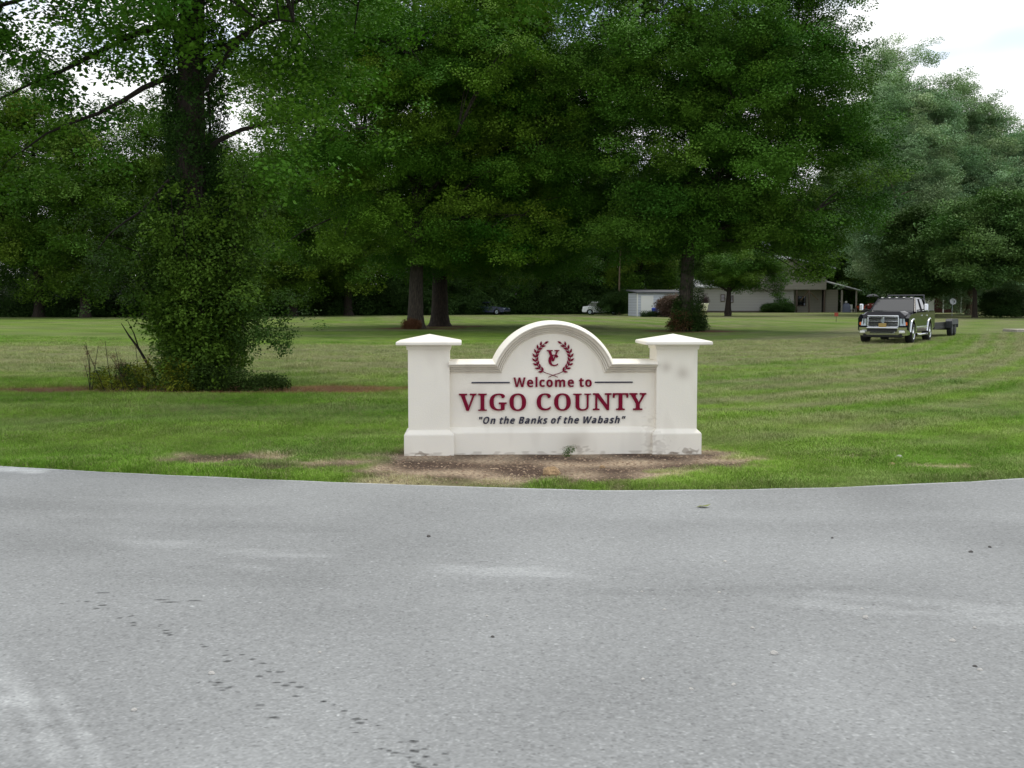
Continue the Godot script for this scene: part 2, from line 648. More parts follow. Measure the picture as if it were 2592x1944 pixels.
# ---------------------------------------------------------------- main
func _ready() -> void:
	# camera
	var cam := Camera3D.new()
	cam.name = "camera"
	add_child(cam)
	cam.position = Vector3(0, EYE, 0)
	cam.rotation_degrees = Vector3(-4.13, 0, 0)
	cam.fov = 40.02
	cam.near = 0.1
	cam.far = 2000.0
	cam.current = true
	# sky
	noise_a.seed = 11
	noise_a.frequency = 0.05
	noise_a.fractal_octaves = 2
	noise_b.seed = 23
	noise_b.frequency = 0.05
	noise_b.fractal_type = FastNoiseLite.FRACTAL_NONE
	var env := Environment.new()
	env.background_mode = Environment.BG_SKY
	var sky := Sky.new()
	var pano := PanoramaSkyMaterial.new()
	pano.panorama = sky_picture()
	sky.sky_material = pano
	env.sky = sky
	env.tonemap_mode = Environment.TONE_MAPPER_LINEAR
	env.tonemap_exposure = 1.15
	env.sdfgi_enabled = true
	env.ssao_enabled = true
	env.ssil_enabled = true
	var we := WorldEnvironment.new()
	we.name = "environment"
	we.environment = env
	add_child(we)
	# sun behind thin cloud
	var sun := DirectionalLight3D.new()
	sun.name = "sun"
	sun.light_color = Color(1.0, 0.97, 0.91)
	sun.light_energy = 0.5
	sun.light_angular_distance = 14.0
	sun.shadow_enabled = true
	sun.rotation_degrees = Vector3(-68, 144, 0)
	add_child(sun)

	materials()
	sprays.fine = make_spray(0.092, 0.42, 62, 1)
	sprays.mid = make_spray(0.118, 0.66, 140, 2)
	sprays.far = make_spray(0.175, 1.0, 140, 3)
	sprays.willowy = make_spray(0.145, 0.82, 140, 4, -0.75)
	ground()
	road()
	wood()
	big_trees()
	right_trees()
	house()
	shed()
	farm_bits()
	welcome_sign()
	truck()
	trailer()
	grass()
	clods()
	small_things()

func sky_picture() -> ImageTexture:
	var w := 512
	var h := 256
	var im := Image.create(w, h, false, Image.FORMAT_RGBF)
	var n := FastNoiseLite.new()
	n.seed = 40
	n.frequency = 1.5
	n.fractal_octaves = 4
	for y in h:
		var el := (0.5 - (y + 0.5) / h) * PI
		for x in w:
			var az := ((x + 0.5) / w - 0.5) * TAU
			var d := Vector3(sin(az) * cos(el), sin(el), -cos(az) * cos(el))
			# thin cloud over the whole sky with soft blue rents in it
			var k := d / maxf(0.18, d.y + 0.12)
			var v := n.get_noise_3d(k.x * 0.8, 0.3, k.z * 0.8)
			var thick := clampf(0.62 + 1.5 * v, 0.0, 1.0)
			var e := pow((az - 0.375) / 0.06, 2.0) + pow((el - 0.238) / 0.022, 2.0)
			thick = minf(thick, 1.0 - 0.75 * exp(-e))
			var c := Color(0.66, 0.80, 1.02).lerp(Color(1.12, 1.13, 1.14), smoothstep(0.0, 0.55, thick))
			im.set_pixel(x, y, c)
	return ImageTexture.create_from_image(im)

func ground() -> void:
	var xs := []
	var x := -300.0
	while x <= 300.0:
		xs.append(x)
		var a := absf(x + 0.01)
		x += 0.16 if a < 7.0 else (0.4 if a < 20.0 else (1.5 if a < 60.0 else 12.0))
	var offs := [-60.0, -4.0, -0.4, -0.05, 0.0, 0.06, 0.14, 0.22]
	var o := 0.32
	while o < 400.0:
		offs.append(o)
		o += 0.12 if o < 5.0 else (0.28 if o < 20.0 else (0.7 if o < 50.0 else (1.6 if o < 110.0 else 20.0)))
	var v := PackedVector3Array()
	var c := PackedColorArray()
	var uv := PackedVector2Array()
	var idx := PackedInt32Array()
	var nx := xs.size()
	for j in offs.size():
		for i in nx:
			var d: float = edge(xs[i]) + offs[j]
			v.append(gp(xs[i], d))
			c.append(lawn_color(xs[i], d))
			uv.append(Vector2(xs[i], d))
	for j in offs.size() - 1:
		for i in nx - 1:
			var a := j * nx + i
			idx.append_array([a, a + nx, a + 1, a + 1, a + nx, a + nx + 1])
	var arr := []
	arr.resize(Mesh.ARRAY_MAX)
	arr[Mesh.ARRAY_VERTEX] = v
	arr[Mesh.ARRAY_COLOR] = c
	arr[Mesh.ARRAY_TEX_UV] = uv
	arr[Mesh.ARRAY_INDEX] = idx
	var am := ArrayMesh.new()
	am.add_surface_from_arrays(Mesh.PRIMITIVE_TRIANGLES, arr)
	var st := SurfaceTool.new()
	st.create_from(am, 0)
	st.generate_normals()
	var m := flat(Color.WHITE, 0.95)
	m.vertex_color_use_as_albedo = true
	var t := ImageTexture.create_from_image(grain_image(512, 0.62, 1.0, 0.06, 77, 4))
	m.albedo_texture = t
	m.uv1_scale = Vector3(0.55, 0.55, 1)
	m.heightmap_enabled = true
	m.heightmap_texture = t
	m.heightmap_scale = 5.0
	m.metallic_specular = 0.2
	structure(put("lawn", st.commit(), m))

func road() -> void:
	var st := begin()
	var xs := []
	var x := -60.0
	while x <= 60.0:
		xs.append(x)
		x += 0.25 if absf(x) < 12.0 else 2.0
	for i in xs.size() - 1:
		var a: float = xs[i]
		var b: float = xs[i + 1]
		var ea := edge(a) + 0.03 * noise_b.get_noise_1d(a * 22.0) + 0.015 * noise_b.get_noise_1d(a * 90.0)
		var eb := edge(b) + 0.03 * noise_b.get_noise_1d(b * 22.0) + 0.015 * noise_b.get_noise_1d(b * 90.0)
		var p := [Vector3(a, 0, 40), Vector3(b, 0, 40), Vector3(b, 0, -eb), Vector3(a, 0, -ea)]
		for k in [0, 3, 2, 0, 2, 1]:
			var q: Vector3 = p[k]
			st.set_uv(Vector2((q.x + 8.0) / 16.0, (-q.z - 3.0) / 10.0))
			st.add_vertex(q)
		var l := [Vector3(a, 0, -ea), Vector3(b, 0, -eb), Vector3(b, -0.06, -eb - 0.015), Vector3(a, -0.06, -ea - 0.015)]
		for k in [0, 3, 2, 0, 2, 1]:
			var q: Vector3 = l[k]
			st.set_uv(Vector2((q.x + 8.0) / 16.0, (-l[0].z - 3.0) / 10.0))
			st.add_vertex(q)
	var mesh := done(st)
	var w := 1792
	var h := 1120
	var data := PackedByteArray()
	data.resize(w * h)
	var r := RandomNumberGenerator.new()
	r.seed = 8
	var big := FastNoiseLite.new()
	big.seed = 2
	big.frequency = 0.02
	big.fractal_octaves = 3
	var low := big.get_seamless_image(256, 160)
	var grit := PackedByteArray()
	grit.resize(65536)
	for i in 65536:
		var q := r.randf()
		grit[i] = int(clampf(128.0 + r.randfn() * 15.0 + (52.0 if q < 0.02 else (-48.0 if q > 0.975 else 0.0)), 0.0, 255.0))
	var lowd := low.get_data()
	for y in h:
		var d := 3.0 + 10.0 * y / h
		var ly := int(y / 7.0) * 256
		var fine := (y * 257) & 65535
		for px in w:
			var v := 136 + (lowd[ly + px / 7] - 128) / 10 + (grit[(fine + px * 3 + (px >> 8) * 7919 + (y >> 5) * 104729) & 65535] - 128) * 2 / 5 + (grit[((px >> 1) * 11 + (y >> 1) * 4099 + (px >> 9) * 6007) & 65535] - 128) / 4
			data[y * w + px] = clampi(v, 0, 255)
	# dusty streaks left by wheels, [x0, d0, x1, d1, width, strength]
	var streaks := [[-3.05, 7.7, -2.25, 7.45, 0.13, 20], [-2.1, 7.3, -1.1, 7.1, 0.12, 24], [-1.9, 6.9, -1.5, 6.75, 0.1, 15], [-0.6, 6.85, 0.55, 6.6, 0.15, 22],
		[1.6, 6.25, 3.1, 5.75, 0.12, 17], [1.4, 6.05, 3.4, 5.45, 0.12, 19], [-2.3, 4.75, -1.6, 3.7, 0.055, 28], [-2.12, 4.7, -1.45, 3.7, 0.04, 24], [-2.5, 4.9, -1.8, 3.75, 0.05, 20], [-2.7, 5.35, -2.0, 4.2, 0.06, 14], [-5.2, 9.6, -2.0, 9.0, 0.25, 8], [0.5, 8.6, 5.0, 8.4, 0.3, 7], [-4.0, 8.4, -1.0, 8.0, 0.2, -9], [-3.0, 6.7, 1.0, 6.2, 0.3, -8], [0.2, 6.2, 2.4, 6.35, 0.12, -10]]
	for s in streaks:
		stamp_line(data, w, h, s, r)
	# pale gravel washed over the edge at the far left
	stamp_line(data, w, h, [-5.8, 11.2, -4.75, 10.82, 0.17, 62], r)
	# worn pale lip along the edge of the asphalt
	for i in 900:
		var ex := -6.0 + 12.5 * i / 900.0
		stamp(data, w, h, ex, edge(ex) - 0.02, 0.022, 0.022, 20 if r.randf() < 0.7 else 12, r)
	# drips of tar in two broken trails
	var trail := [Vector2(-2.62, 6.1), Vector2(-1.62, 5.27), Vector2(-0.98, 4.68), Vector2(-0.48, 4.02), Vector2(-0.3, 3.82)]
	for i in 62:
		var t := r.randf() * (trail.size() - 1.001)
		var q: Vector2 = trail[int(t)].lerp(trail[int(t) + 1], t - int(t))
		q += Vector2(r.randfn() * 0.05, r.randfn() * 0.05)
		var rad := r.randf_range(0.005, 0.015)
		stamp(data, w, h, q.x, q.y, rad * 1.5, rad, -60, r)
	for i in 16:
		var q := Vector2(-1.42, 4.78).lerp(Vector2(-0.95, 4.25), r.randf()) + Vector2(r.randfn(), r.randfn()) * 0.02
		stamp(data, w, h, q.x, q.y, r.randf_range(0.01, 0.022), r.randf_range(0.005, 0.011), -48, r)
	for q in [[-2.05, 6.05], [-1.98, 6.0], [-1.85, 6.03], [-2.45, 6.2]]:
		stamp(data, w, h, q[0], q[1], 0.05, 0.014, -52, r)
	for i in 260:
		stamp(data, w, h, r.randf_range(-6, 6), r.randf_range(3.2, 10.5), r.randf_range(0.004, 0.011), r.randf_range(0.004, 0.009), -55 if r.randf() < 0.6 else 60, r)
	var im := Image.create_from_data(w, h, false, Image.FORMAT_L8, data)
	var rgb := im.duplicate()
	rgb.convert(Image.FORMAT_RGB8)
	var m := flat(Color(0.975, 0.99, 0.995), 0.88)
	m.albedo_texture = ImageTexture.create_from_image(rgb)
	m.heightmap_enabled = true
	m.heightmap_texture = m.albedo_texture
	m.heightmap_scale = 0.9
	m.metallic_specular = 0.35
	structure(put("road", mesh, m))

func stamp(data: PackedByteArray, w: int, h: int, x: float, d: float, rx: float, rd: float, amount: float, r: RandomNumberGenerator) -> void:
	var cx := (x + 8.0) / 16.0 * w
	var cy := (d - 3.0) / 10.0 * h
	var ax := rx * w / 16.0
	var ay := rd * h / 10.0
	for py in range(maxi(0, int(cy - ay - 1)), mini(h, int(cy + ay + 2))):
		for px in range(maxi(0, int(cx - ax - 1)), mini(w, int(cx + ax + 2))):
			var e := pow((px + 0.5 - cx) / maxf(ax, 0.7), 2.0) + pow((py + 0.5 - cy) / maxf(ay, 0.7), 2.0)
			if e < 1.0:
				data[py * w + px] = clampi(data[py * w + px] + int(amount * (1.0 - e * 0.6)), 0, 255)

func stamp_line(data: PackedByteArray, w: int, h: int, s: Array, r: RandomNumberGenerator) -> void:
	var a := Vector2(s[0], s[1])
	var b := Vector2(s[2], s[3])
	var reach: float = s[4] * 2.0
	var lo := Vector2(minf(a.x, b.x) - reach, minf(a.y, b.y) - reach)
	var hi := Vector2(maxf(a.x, b.x) + reach, maxf(a.y, b.y) + reach)
	var ab := b - a
	for py in range(maxi(0, int((lo.y - 3.0) / 10.0 * h)), mini(h, int((hi.y - 3.0) / 10.0 * h))):
		for px in range(maxi(0, int((lo.x + 8.0) / 16.0 * w)), mini(w, int((hi.x + 8.0) / 16.0 * w))):
			var q := Vector2((px + 0.5) / w * 16.0 - 8.0, (py + 0.5) / h * 10.0 + 3.0)
			var t := clampf((q - a).dot(ab) / ab.length_squared(), 0.0, 1.0)
			var e: float = (q - a - ab * t).length() / s[4] + 0.5 * noise_b.get_noise_2d(q.x * 25.0, q.y * 120.0)
			var k := exp(-e * e * 1.6) * (0.75 + 0.5 * r.randf()) * clampf(sin(t * PI) * 1.8, 0.15, 1.0)
			data[py * w + px] = clampi(data[py * w + px] + int(s[5] * 0.66 * k), 0, 255)

# ---------------------------------------------------------------- the wood at the back
func wood() -> void:
	var kinds := [
		# x, dist, height, crown radius, dark
		[-53.0, 103.0, 27.0, 6.5], [-46.5, 104.0, 24.0, 5.6], [-41.0, 101.5, 19.0, 5.0], [-36.0, 104.5, 20.5, 4.9], [-31.5, 105.0, 18.5, 4.6], [-27.0, 107.0, 17.0, 4.6],
		[-22.5, 108.5, 16.5, 4.8], [-17.5, 113.0, 18.0, 5.0], [-12.5, 121.0, 20.0, 5.0], [-7.0, 124.0, 19.0, 5.2], [-1.5, 127.0, 18.0, 5.0], [4.5, 128.0, 18.5, 5.2], [10.5, 130.0, 17.5, 4.8], [16.0, 133.0, 18.0, 5.0], [22.5, 151.0, 20.0, 5.4], [29.0, 153.0, 20.5, 5.4], [36.0, 155.0, 20.0, 5.4], [43.0, 156.0, 19.0, 5.2], [49.0, 153.0, 17.0, 5.0]]
	var i := 0
	for k in kinds:
		var d: float = k[1]
		var p := {"called": "wood_tree", "label": "dark leafy tree in the wood closing off the back of the lawn", "group": "trees of the wood behind the lawn", "seed": 300 + i, "at": gp(k[0], d), "height": k[2], "trunk": 0.3 + 0.008 * k[2], "center": Vector3(0, k[2] * 0.54, 0), "radii": Vector3(k[3], k[2] * 0.46, k[3]), "first": 1.6, "limbs": 9, "boughs": 78, "per": 15, "bough": 2.1, "spray": "far", "bark": "dark_bark", "tint": Color(0.055, 0.113, 0.013), "tint2": Color(0.131, 0.210, 0.024), "fill": 0.35, "gap": -0.35, "flat": 0.55, "lowest": 0.9}
		tree(p)
		i += 1
	# the mass of the wood farther back
	rng.seed = 900
	var spots := []
	for j in 9500:
		var x := rng.randf_range(-150.0, 150.0)
		var d := 126.0 + rng.randf() * 26.0 + (22.0 if x > 12.0 else 0.0) + absf(x) * 0.06
		if x < -14.0:
			d -= 12.0
		var top := 11.0 + 5.0 * noise_a.get_noise_1d(x * 1.4) + 2.0 * noise_b.get_noise_1d(x * 6.0)
		if x > 30.0:
			top = 9.0
		var y := top * pow(rng.randf(), 1.15)
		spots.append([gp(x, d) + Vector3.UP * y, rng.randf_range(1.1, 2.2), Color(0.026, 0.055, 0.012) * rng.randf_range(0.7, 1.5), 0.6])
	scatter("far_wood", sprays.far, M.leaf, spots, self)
	# thickets along the foot of the wood
	spots = []
	for j in 5200:
		var x := rng.randf_range(-75.0, 19.0)
		var d := 104.0 + maxf(0.0, (x + 40.0) * 0.42) + rng.randfn() * 1.5 + 3.0
		var y := absf(rng.randfn()) * 2.1 * (0.8 + 0.5 * noise_b.get_noise_1d(x * 5.0))
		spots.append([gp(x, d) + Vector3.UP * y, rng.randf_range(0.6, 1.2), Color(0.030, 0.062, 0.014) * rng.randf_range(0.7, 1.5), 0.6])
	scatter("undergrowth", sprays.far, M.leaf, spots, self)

func big_trees() -> void:
	# ivy-clad tree at the left
	var base := gp(-6.35, 21.3)
	var t1 := tree({"called": "ivy_clad_tree", "label": "tall ivy-clad tree at left rising out of a leafy thicket", "seed": 51, "at": base, "height": 19.0, "trunk": 0.36, "center": Vector3(0.2, 11.2, 0.4), "radii": Vector3(7.2, 6.6, 6.5), "first": 4.4, "limbs": 8, "boughs": 205, "per": 20, "bough": 1.25, "spray": "fine", "bark": "dark_bark", "tint": Color(0.062, 0.150, 0.015), "tint2": Color(0.125, 0.258, 0.024), "fill": 0.5, "gap": -0.22, "limb_size": 0.62, "lowest": 3.6, "twig": 0.8,
		"limb_ends": [Vector3(2.6, 4.9, 0.6), Vector3(2.4, 6.6, 1.8)],
		"falling": [[6.2, Vector3(-3.0, 4.6, 0.8), 0.15, 0.07], [7.2, Vector3(-4.4, 5.1, 0.4), 0.3, 0.075], [8.2, Vector3(-5.4, 6.3, 0.9), 0.5, 0.08], [4.4, Vector3(-1.6, 2.7, 0.9), 0.1, 0.045]],
		"holes": [[Vector3(-1.35, 5.7, 0), Vector3(0.7, 0.9, 9)], [Vector3(1.05, 4.85, 0), Vector3(0.62, 0.75, 9)]],
		"extra": [[Vector3(-4.2, 4.6, 0.6), 0.8], [Vector3(-5.3, 5.2, 0.0), 0.9], [Vector3(-3.6, 3.9, 1.0), 0.6], [Vector3(-2.3, 5.7, 0.5), 0.55], [Vector3(-1.5, 6.9, 0.5), 0.6], [Vector3(-3.2, 6.6, 0.6), 0.7], [Vector3(-4.4, 7.3, 0.4), 0.8], [Vector3(-1.7, 4.5, 0.7), 0.45], [Vector3(-2.6, 4.3, 0.3), 0.5], [Vector3(-5.6, 6.3, 0.8), 0.9], [Vector3(-0.8, 5.6, -0.4), 0.35], [Vector3(-1.2, 6.3, 0.2), 0.35], [Vector3(-2.0, 6.5, 0.3), 0.4], [Vector3(-2.6, 6.0, 0.2), 0.45], [Vector3(-1.7, 5.4, 0.1), 0.35], [Vector3(-1.1, 7.2, 0.3), 0.45], [Vector3(-2.3, 7.3, 0.5), 0.5], [Vector3(1.2, 3.9, 0.2), 0.4], [Vector3(1.9, 5.6, 0.9), 1.0], [Vector3(2.3, 4.3, 0.8), 0.7], [Vector3(0.9, 6.9, 1.2), 1.1], [Vector3(-0.2, 7.0, 1.4), 0.9]]})
	# ivy on its trunk
	rng.seed = 77
	var ivy := thing("ivy", "thick dark ivy climbing the trunk of the left tree", "ivy", base)
	var spots := []
	var vine := begin()
	for v in 5:
		var pts := []
		var rad := []
		for k in 16:
			var y := k * 0.55
			var a := v * 1.3 + sin(y * 0.8 + v) * 0.5
			var rr := 0.40 - y * 0.012
			pts.append(Vector3(cos(a) * rr, y, sin(a) * rr))
			rad.append(0.03 - k * 0.0012)
		tube(vine, pts, rad, 5)
	put("vine_stem", done(vine), M.bark, ivy)
	for j in 1150:
		var y := rng.randf_range(0.3, 9.0)
		var a := rng.randf() * TAU
		var rr := 0.40 + 0.16 * rng.randf() + 0.12 * noise_b.get_noise_2d(a * 12.0, y * 14.0)
		spots.append([Vector3(cos(a) * rr, y, sin(a) * rr), rng.randf_range(0.35, 0.6), Color(0.022, 0.055, 0.009) * rng.randf_range(0.7, 1.5), 1.2])
	scatter("leaf_cover", sprays.fine, M.leaf, spots, ivy)
	# the thicket round its foot
	var bush := thing("thicket", "dense leafy thicket of saplings round the ivy-clad trunk", "bush", base)
	spots = []
	var stems := begin()
	for j in 30:
		var a := rng.randf() * TAU
		var foot := Vector3(cos(a) * 0.8 + 0.1, 0, sin(a) * 0.8) * rng.randf_range(0.25, 1.0)
		var top := Vector3(cos(a) * rng.randf_range(0.4, 1.4) + 0.08, rng.randf_range(1.5, 4.3), sin(a) * rng.randf_range(0.5, 1.5))
		tube(stems, [foot, foot.lerp(top, 0.35) + Vector3.UP * 0.3, foot.lerp(top, 0.7) + Vector3.UP * 0.25, top], [0.028, 0.022, 0.016, 0.008], 5)
		for k in 46:
			var t := pow(rng.randf(), 0.7)
			var q := foot.lerp(top, t) + Vector3(rng.randfn() * 0.27, rng.randfn() * 0.3, rng.randfn() * 0.27) * (0.55 + 0.6 * t)
			if q.y < 0.15 or (q.y < 1.15 and q.x > 0.85) or (q.y < 1.3 and q.x < -0.9):
				continue
			spots.append([q, rng.randf_range(0.5, 0.9), Color(0.044, 0.096, 0.012).lerp(Color(0.098, 0.178, 0.020), rng.randf()) * rng.randf_range(0.8, 1.2), 0.7])
	# loose drooping sprays at its right side and a bare sapling at its left
	for q in [[Vector3(1.6, 1.5, 0.3), 0.35], [Vector3(1.75, 0.95, 0.5), 0.14], [Vector3(1.2, 1.1, 0.6), 0.3], [Vector3(-1.6, 2.9, 0.2), 0.5], [Vector3(-1.3, 2.1, 0.5), 0.5], [Vector3(-1.9, 2.4, 0.2), 0.3]]:
		tube(stems, [Vector3(signf(q[0].x) * 0.4, 1.2, 0.2), q[0] * 0.7 + Vector3(0, 0.7, 0), q[0]], [0.02, 0.014, 0.006], 4)
		for k in int(80 * q[1]):
			spots.append([q[0] + Vector3(rng.randfn(), rng.randfn() * 0.8, rng.randfn()) * q[1], rng.randf_range(0.4, 0.7), Color(0.040, 0.085, 0.014) * rng.randf_range(0.8, 1.3), 0.7])
	put("stem", done(stems), M.dark_bark, bush)
	scatter("leaves", sprays.fine, M.leaf, spots, bush)
	# weeds round the foot
	var weeds := thing("weeds", "yellow-green weeds and dead stalks along the foot of the thicket", "weeds", base)
	spots = []
	for j in 330:
		var x := rng.randf_range(-1.9, 1.9)
		var z := 0.75 + 0.35 * rng.randf() - absf(x) * 0.18
		var col := Color(0.19, 0.22, 0.020) if x < 0.2 and rng.randf() < 0.6 else Color(0.040, 0.075, 0.014)
		spots.append([Vector3(x, 0.05 + 0.5 * rng.randf() * (1.2 - absf(x + 0.4) * 0.4), z), rng.randf_range(0.25, 0.5), col * rng.randf_range(0.8, 1.25), 0.8])
	scatter("leaves", sprays.fine, M.leaf, spots, weeds)
	var stalks := begin()
	var heads := []
	for j in 15:
		var x := -2.0 + 1.3 * rng.randf()
		var hgt := rng.randf_range(0.35, 1.05)
		var f := Vector3(x, 0, 0.6 + 0.3 * rng.randf())
		var e := f + Vector3(rng.randfn() * 0.12, hgt, rng.randfn() * 0.08)
		tube(stalks, [f, f.lerp(e, 0.5) + Vector3(rng.randfn() * 0.02, 0, 0), e], [0.007, 0.006, 0.004], 4)
		for k in 4:
			heads.append([f.lerp(e, rng.randf_range(0.5, 1.0)) + Vector3(rng.randfn(), rng.randfn(), rng.randfn()) * 0.05, rng.randf_range(0.10, 0.2), Color(0.16, 0.10, 0.06), 1.0])
	put("stalk", done(stalks), M.dark_bark, weeds)
	scatter("dry_leaves", sprays.fine, M.leaf, heads, weeds)
	var limb := begin()
	tube(limb, [Vector3(-0.72, 0.25, 0.45), Vector3(-1.05, 0.8, 0.4), Vector3(-1.25, 1.05, 0.35), Vector3(-1.42, 1.3, 0.3)], [0.03, 0.024, 0.016, 0.006], 6)
	tube(limb, [Vector3(-1.05, 0.8, 0.4), Vector3(-1.1, 1.1, 0.5), Vector3(-1.2, 1.35, 0.55)], [0.016, 0.012, 0.006], 5)
	var fl := put("bare_sapling", done(limb), M.dark_bark)
	fl.position = base
	tag(fl, "bare dark sapling leaning left out of the thicket foot", "sapling")

	# twin maples in the middle
	tree({"called": "maple_tree", "label": "large maple with the paler left trunk of the pair behind the sign's left pier", "seed": 62, "at": gp(-5.86, 64.0), "height": 25.0, "trunk": 0.46, "lean": Vector3(0.6, 0, 0), "center": Vector3(1.2, 13.6, 0.8), "radii": Vector3(11.2, 10.6, 8.5), "first": 5.2, "limbs": 14, "boughs": 330, "per": 21, "bough": 2.0, "spray": "mid", "bark": "bark", "tint": Color(0.049, 0.129, 0.013), "tint2": Color(0.177, 0.287, 0.030), "fill": 0.42, "gap": -0.42, "lowest": 3.9,
		"limb_ends": [Vector3(-7.5, 7.0, 3), Vector3(6.5, 6.2, 4)],
		"extra": [[Vector3(-1.6, 16.2, 7.2), 1.25], [Vector3(0.3, 17.3, 7.6), 1.2], [Vector3(-3.2, 15.4, 6.4), 1.2], [Vector3(3.2, 15.5, 7.5), 1.2], [Vector3(0.6, 5.0, 3.0), 0.9], [Vector3(1.2, 4.1, 3.2), 0.6], [Vector3(2.6, 5.5, 5.0), 1.0], [Vector3(-2.5, 5.8, 4.0), 1.0], [Vector3(-7.5, 9.0, 4.0), 1.1], [Vector3(-9.0, 6.0, 2.0), 1.0], [Vector3(-8.0, 4.6, 2.0), 0.9], [Vector3(5.6, 5.0, 4.0), 1.1], [Vector3(8.0, 5.4, 3.5), 1.1]]})
	tree({"called": "maple_tree", "label": "large maple with the darker right trunk of the pair behind the sign's left pier", "seed": 63, "at": gp(-4.74, 69.3), "height": 24.0, "trunk": 0.55, "lean": Vector3(0.8, 0, 0), "center": Vector3(5.2, 12.4, 0.0), "radii": Vector3(9.6, 10.2, 7.0), "first": 4.8, "limbs": 11, "boughs": 235, "per": 21, "bough": 2.0, "spray": "mid", "bark": "dark_bark", "tint": Color(0.045, 0.117, 0.013), "tint2": Color(0.102, 0.212, 0.023), "fill": 0.42, "gap": -0.42, "lowest": 3.4})
	# maple behind the right pier
	tree({"called": "maple_tree", "label": "large maple with a slender grey trunk behind the sign's right pier", "seed": 64, "at": gp(9.64, 58.5), "height": 25.0, "trunk": 0.40, "lean": Vector3(0.4, 0, 0), "center": Vector3(1.0, 12.6, 0.0), "radii": Vector3(7.6, 10.0, 7.0), "first": 4.9, "limbs": 14, "boughs": 262, "per": 21, "bough": 1.85, "spray": "mid", "bark": "bark", "tint": Color(0.051, 0.125, 0.015), "tint2": Color(0.118, 0.222, 0.028), "fill": 0.42, "gap": -0.13, "lowest": 4.6, "limb_size": 1.1,
		"limb_ends": [Vector3(5.8, 6.5, 2.0), Vector3(4.2, 9.2, 3.0), Vector3(6.6, 6.2, 1.5)],
		"extra": [[Vector3(7.4, 6.0, 1.5), 0.9], [Vector3(5.4, 5.6, 2.0), 0.9], [Vector3(8.6, 7.0, 0.5), 0.9], [Vector3(3.4, 5.3, 2.5), 0.9], [Vector3(9.8, 8.2, 1.0), 0.9], [Vector3(10.3, 7.2, 0.5), 0.8], [Vector3(9.4, 9.8, 1.0), 1.0], [Vector3(9.0, 6.1, 1.5), 0.8], [Vector3(9.0, 11.8, 0.4), 0.9], [Vector3(5.8, 3.3, 1.2), 0.4], [Vector3(6.6, 3.2, 1.0), 0.42], [Vector3(7.3, 3.4, 0.8), 0.4], [Vector3(7.0, 4.0, 1.2), 0.5], [Vector3(5.6, 4.5, 1.4), 0.65], [Vector3(6.3, 4.9, 1.2), 0.6], [Vector3(7.8, 4.8, 1.2), 0.55], [Vector3(-3.6, 5.4, 2.5), 1.0], [Vector3(1.0, 6.9, 3.5), 0.9], [Vector3(6.2, 12.2, 1.0), 1.1], [Vector3(8.4, 10.4, 0.5), 0.9]],
		"holes": [[Vector3(3.6, 11.6, 0), Vector3(1.4, 1.0, 9)], [Vector3(1.2, 9.0, 0), Vector3(0.9, 0.8, 9)], [Vector3(5.5, 14.2, 0), Vector3(1.1, 0.8, 9)]]})
	# suckers and dead leaves at the foot of that maple
	rng.seed = 65
	var foot := thing("ivy_collar", "green and russet ivy heaped round the foot of the right maple", "ivy", gp(9.64, 58.5))
	spots = []
	for j in 420:
		var a := rng.randf() * TAU
		var y := absf(rng.randfn()) * 0.75
		var rr := (0.92 - 0.28 * y) * sqrt(rng.randf()) + 0.2
		var col := Color(0.115, 0.062, 0.030) if (cos(a) < 0.0 and y < 0.9 and rng.randf() < 0.6) else Color(0.030, 0.060, 0.012)
		spots.append([Vector3(cos(a) * rr + 0.08, y + 0.1, sin(a) * rr), rng.randf_range(0.5, 0.9), col * rng.randf_range(0.8, 1.25), 0.8])
	for j in 130:
		var a := rng.randf() * TAU
		var y := rng.randf_range(1.2, 4.6)
		spots.append([Vector3(cos(a) * 0.55 + 0.25, y, sin(a) * 0.55), rng.randf_range(0.5, 0.85), Color(0.028, 0.058, 0.012) * rng.randf_range(0.8, 1.3), 0.8])
	scatter("leaves", sprays.fine, M.leaf, spots, foot)
	for q in [[-6.0, 63.1, 0.55, "russet dead leaves heaped at the foot of the pale maple trunk"]]:
		spots = []
		for j in 120:
			var a := rng.randf() * TAU
			var rr: float = q[2] * sqrt(rng.randf())
			spots.append([Vector3(cos(a) * rr, (0.75 - rr * 0.9) * rng.randf() + 0.05, sin(a) * rr * 0.6), rng.randf_range(0.4, 0.7), Color(0.12, 0.055, 0.028) * rng.randf_range(0.8, 1.3), 0.9])
		var heap := thing("dead_leaf_heap", q[3], "dead leaves", gp(q[0], q[1]))
		scatter("leaves", sprays.fine, M.leaf, spots, heap)

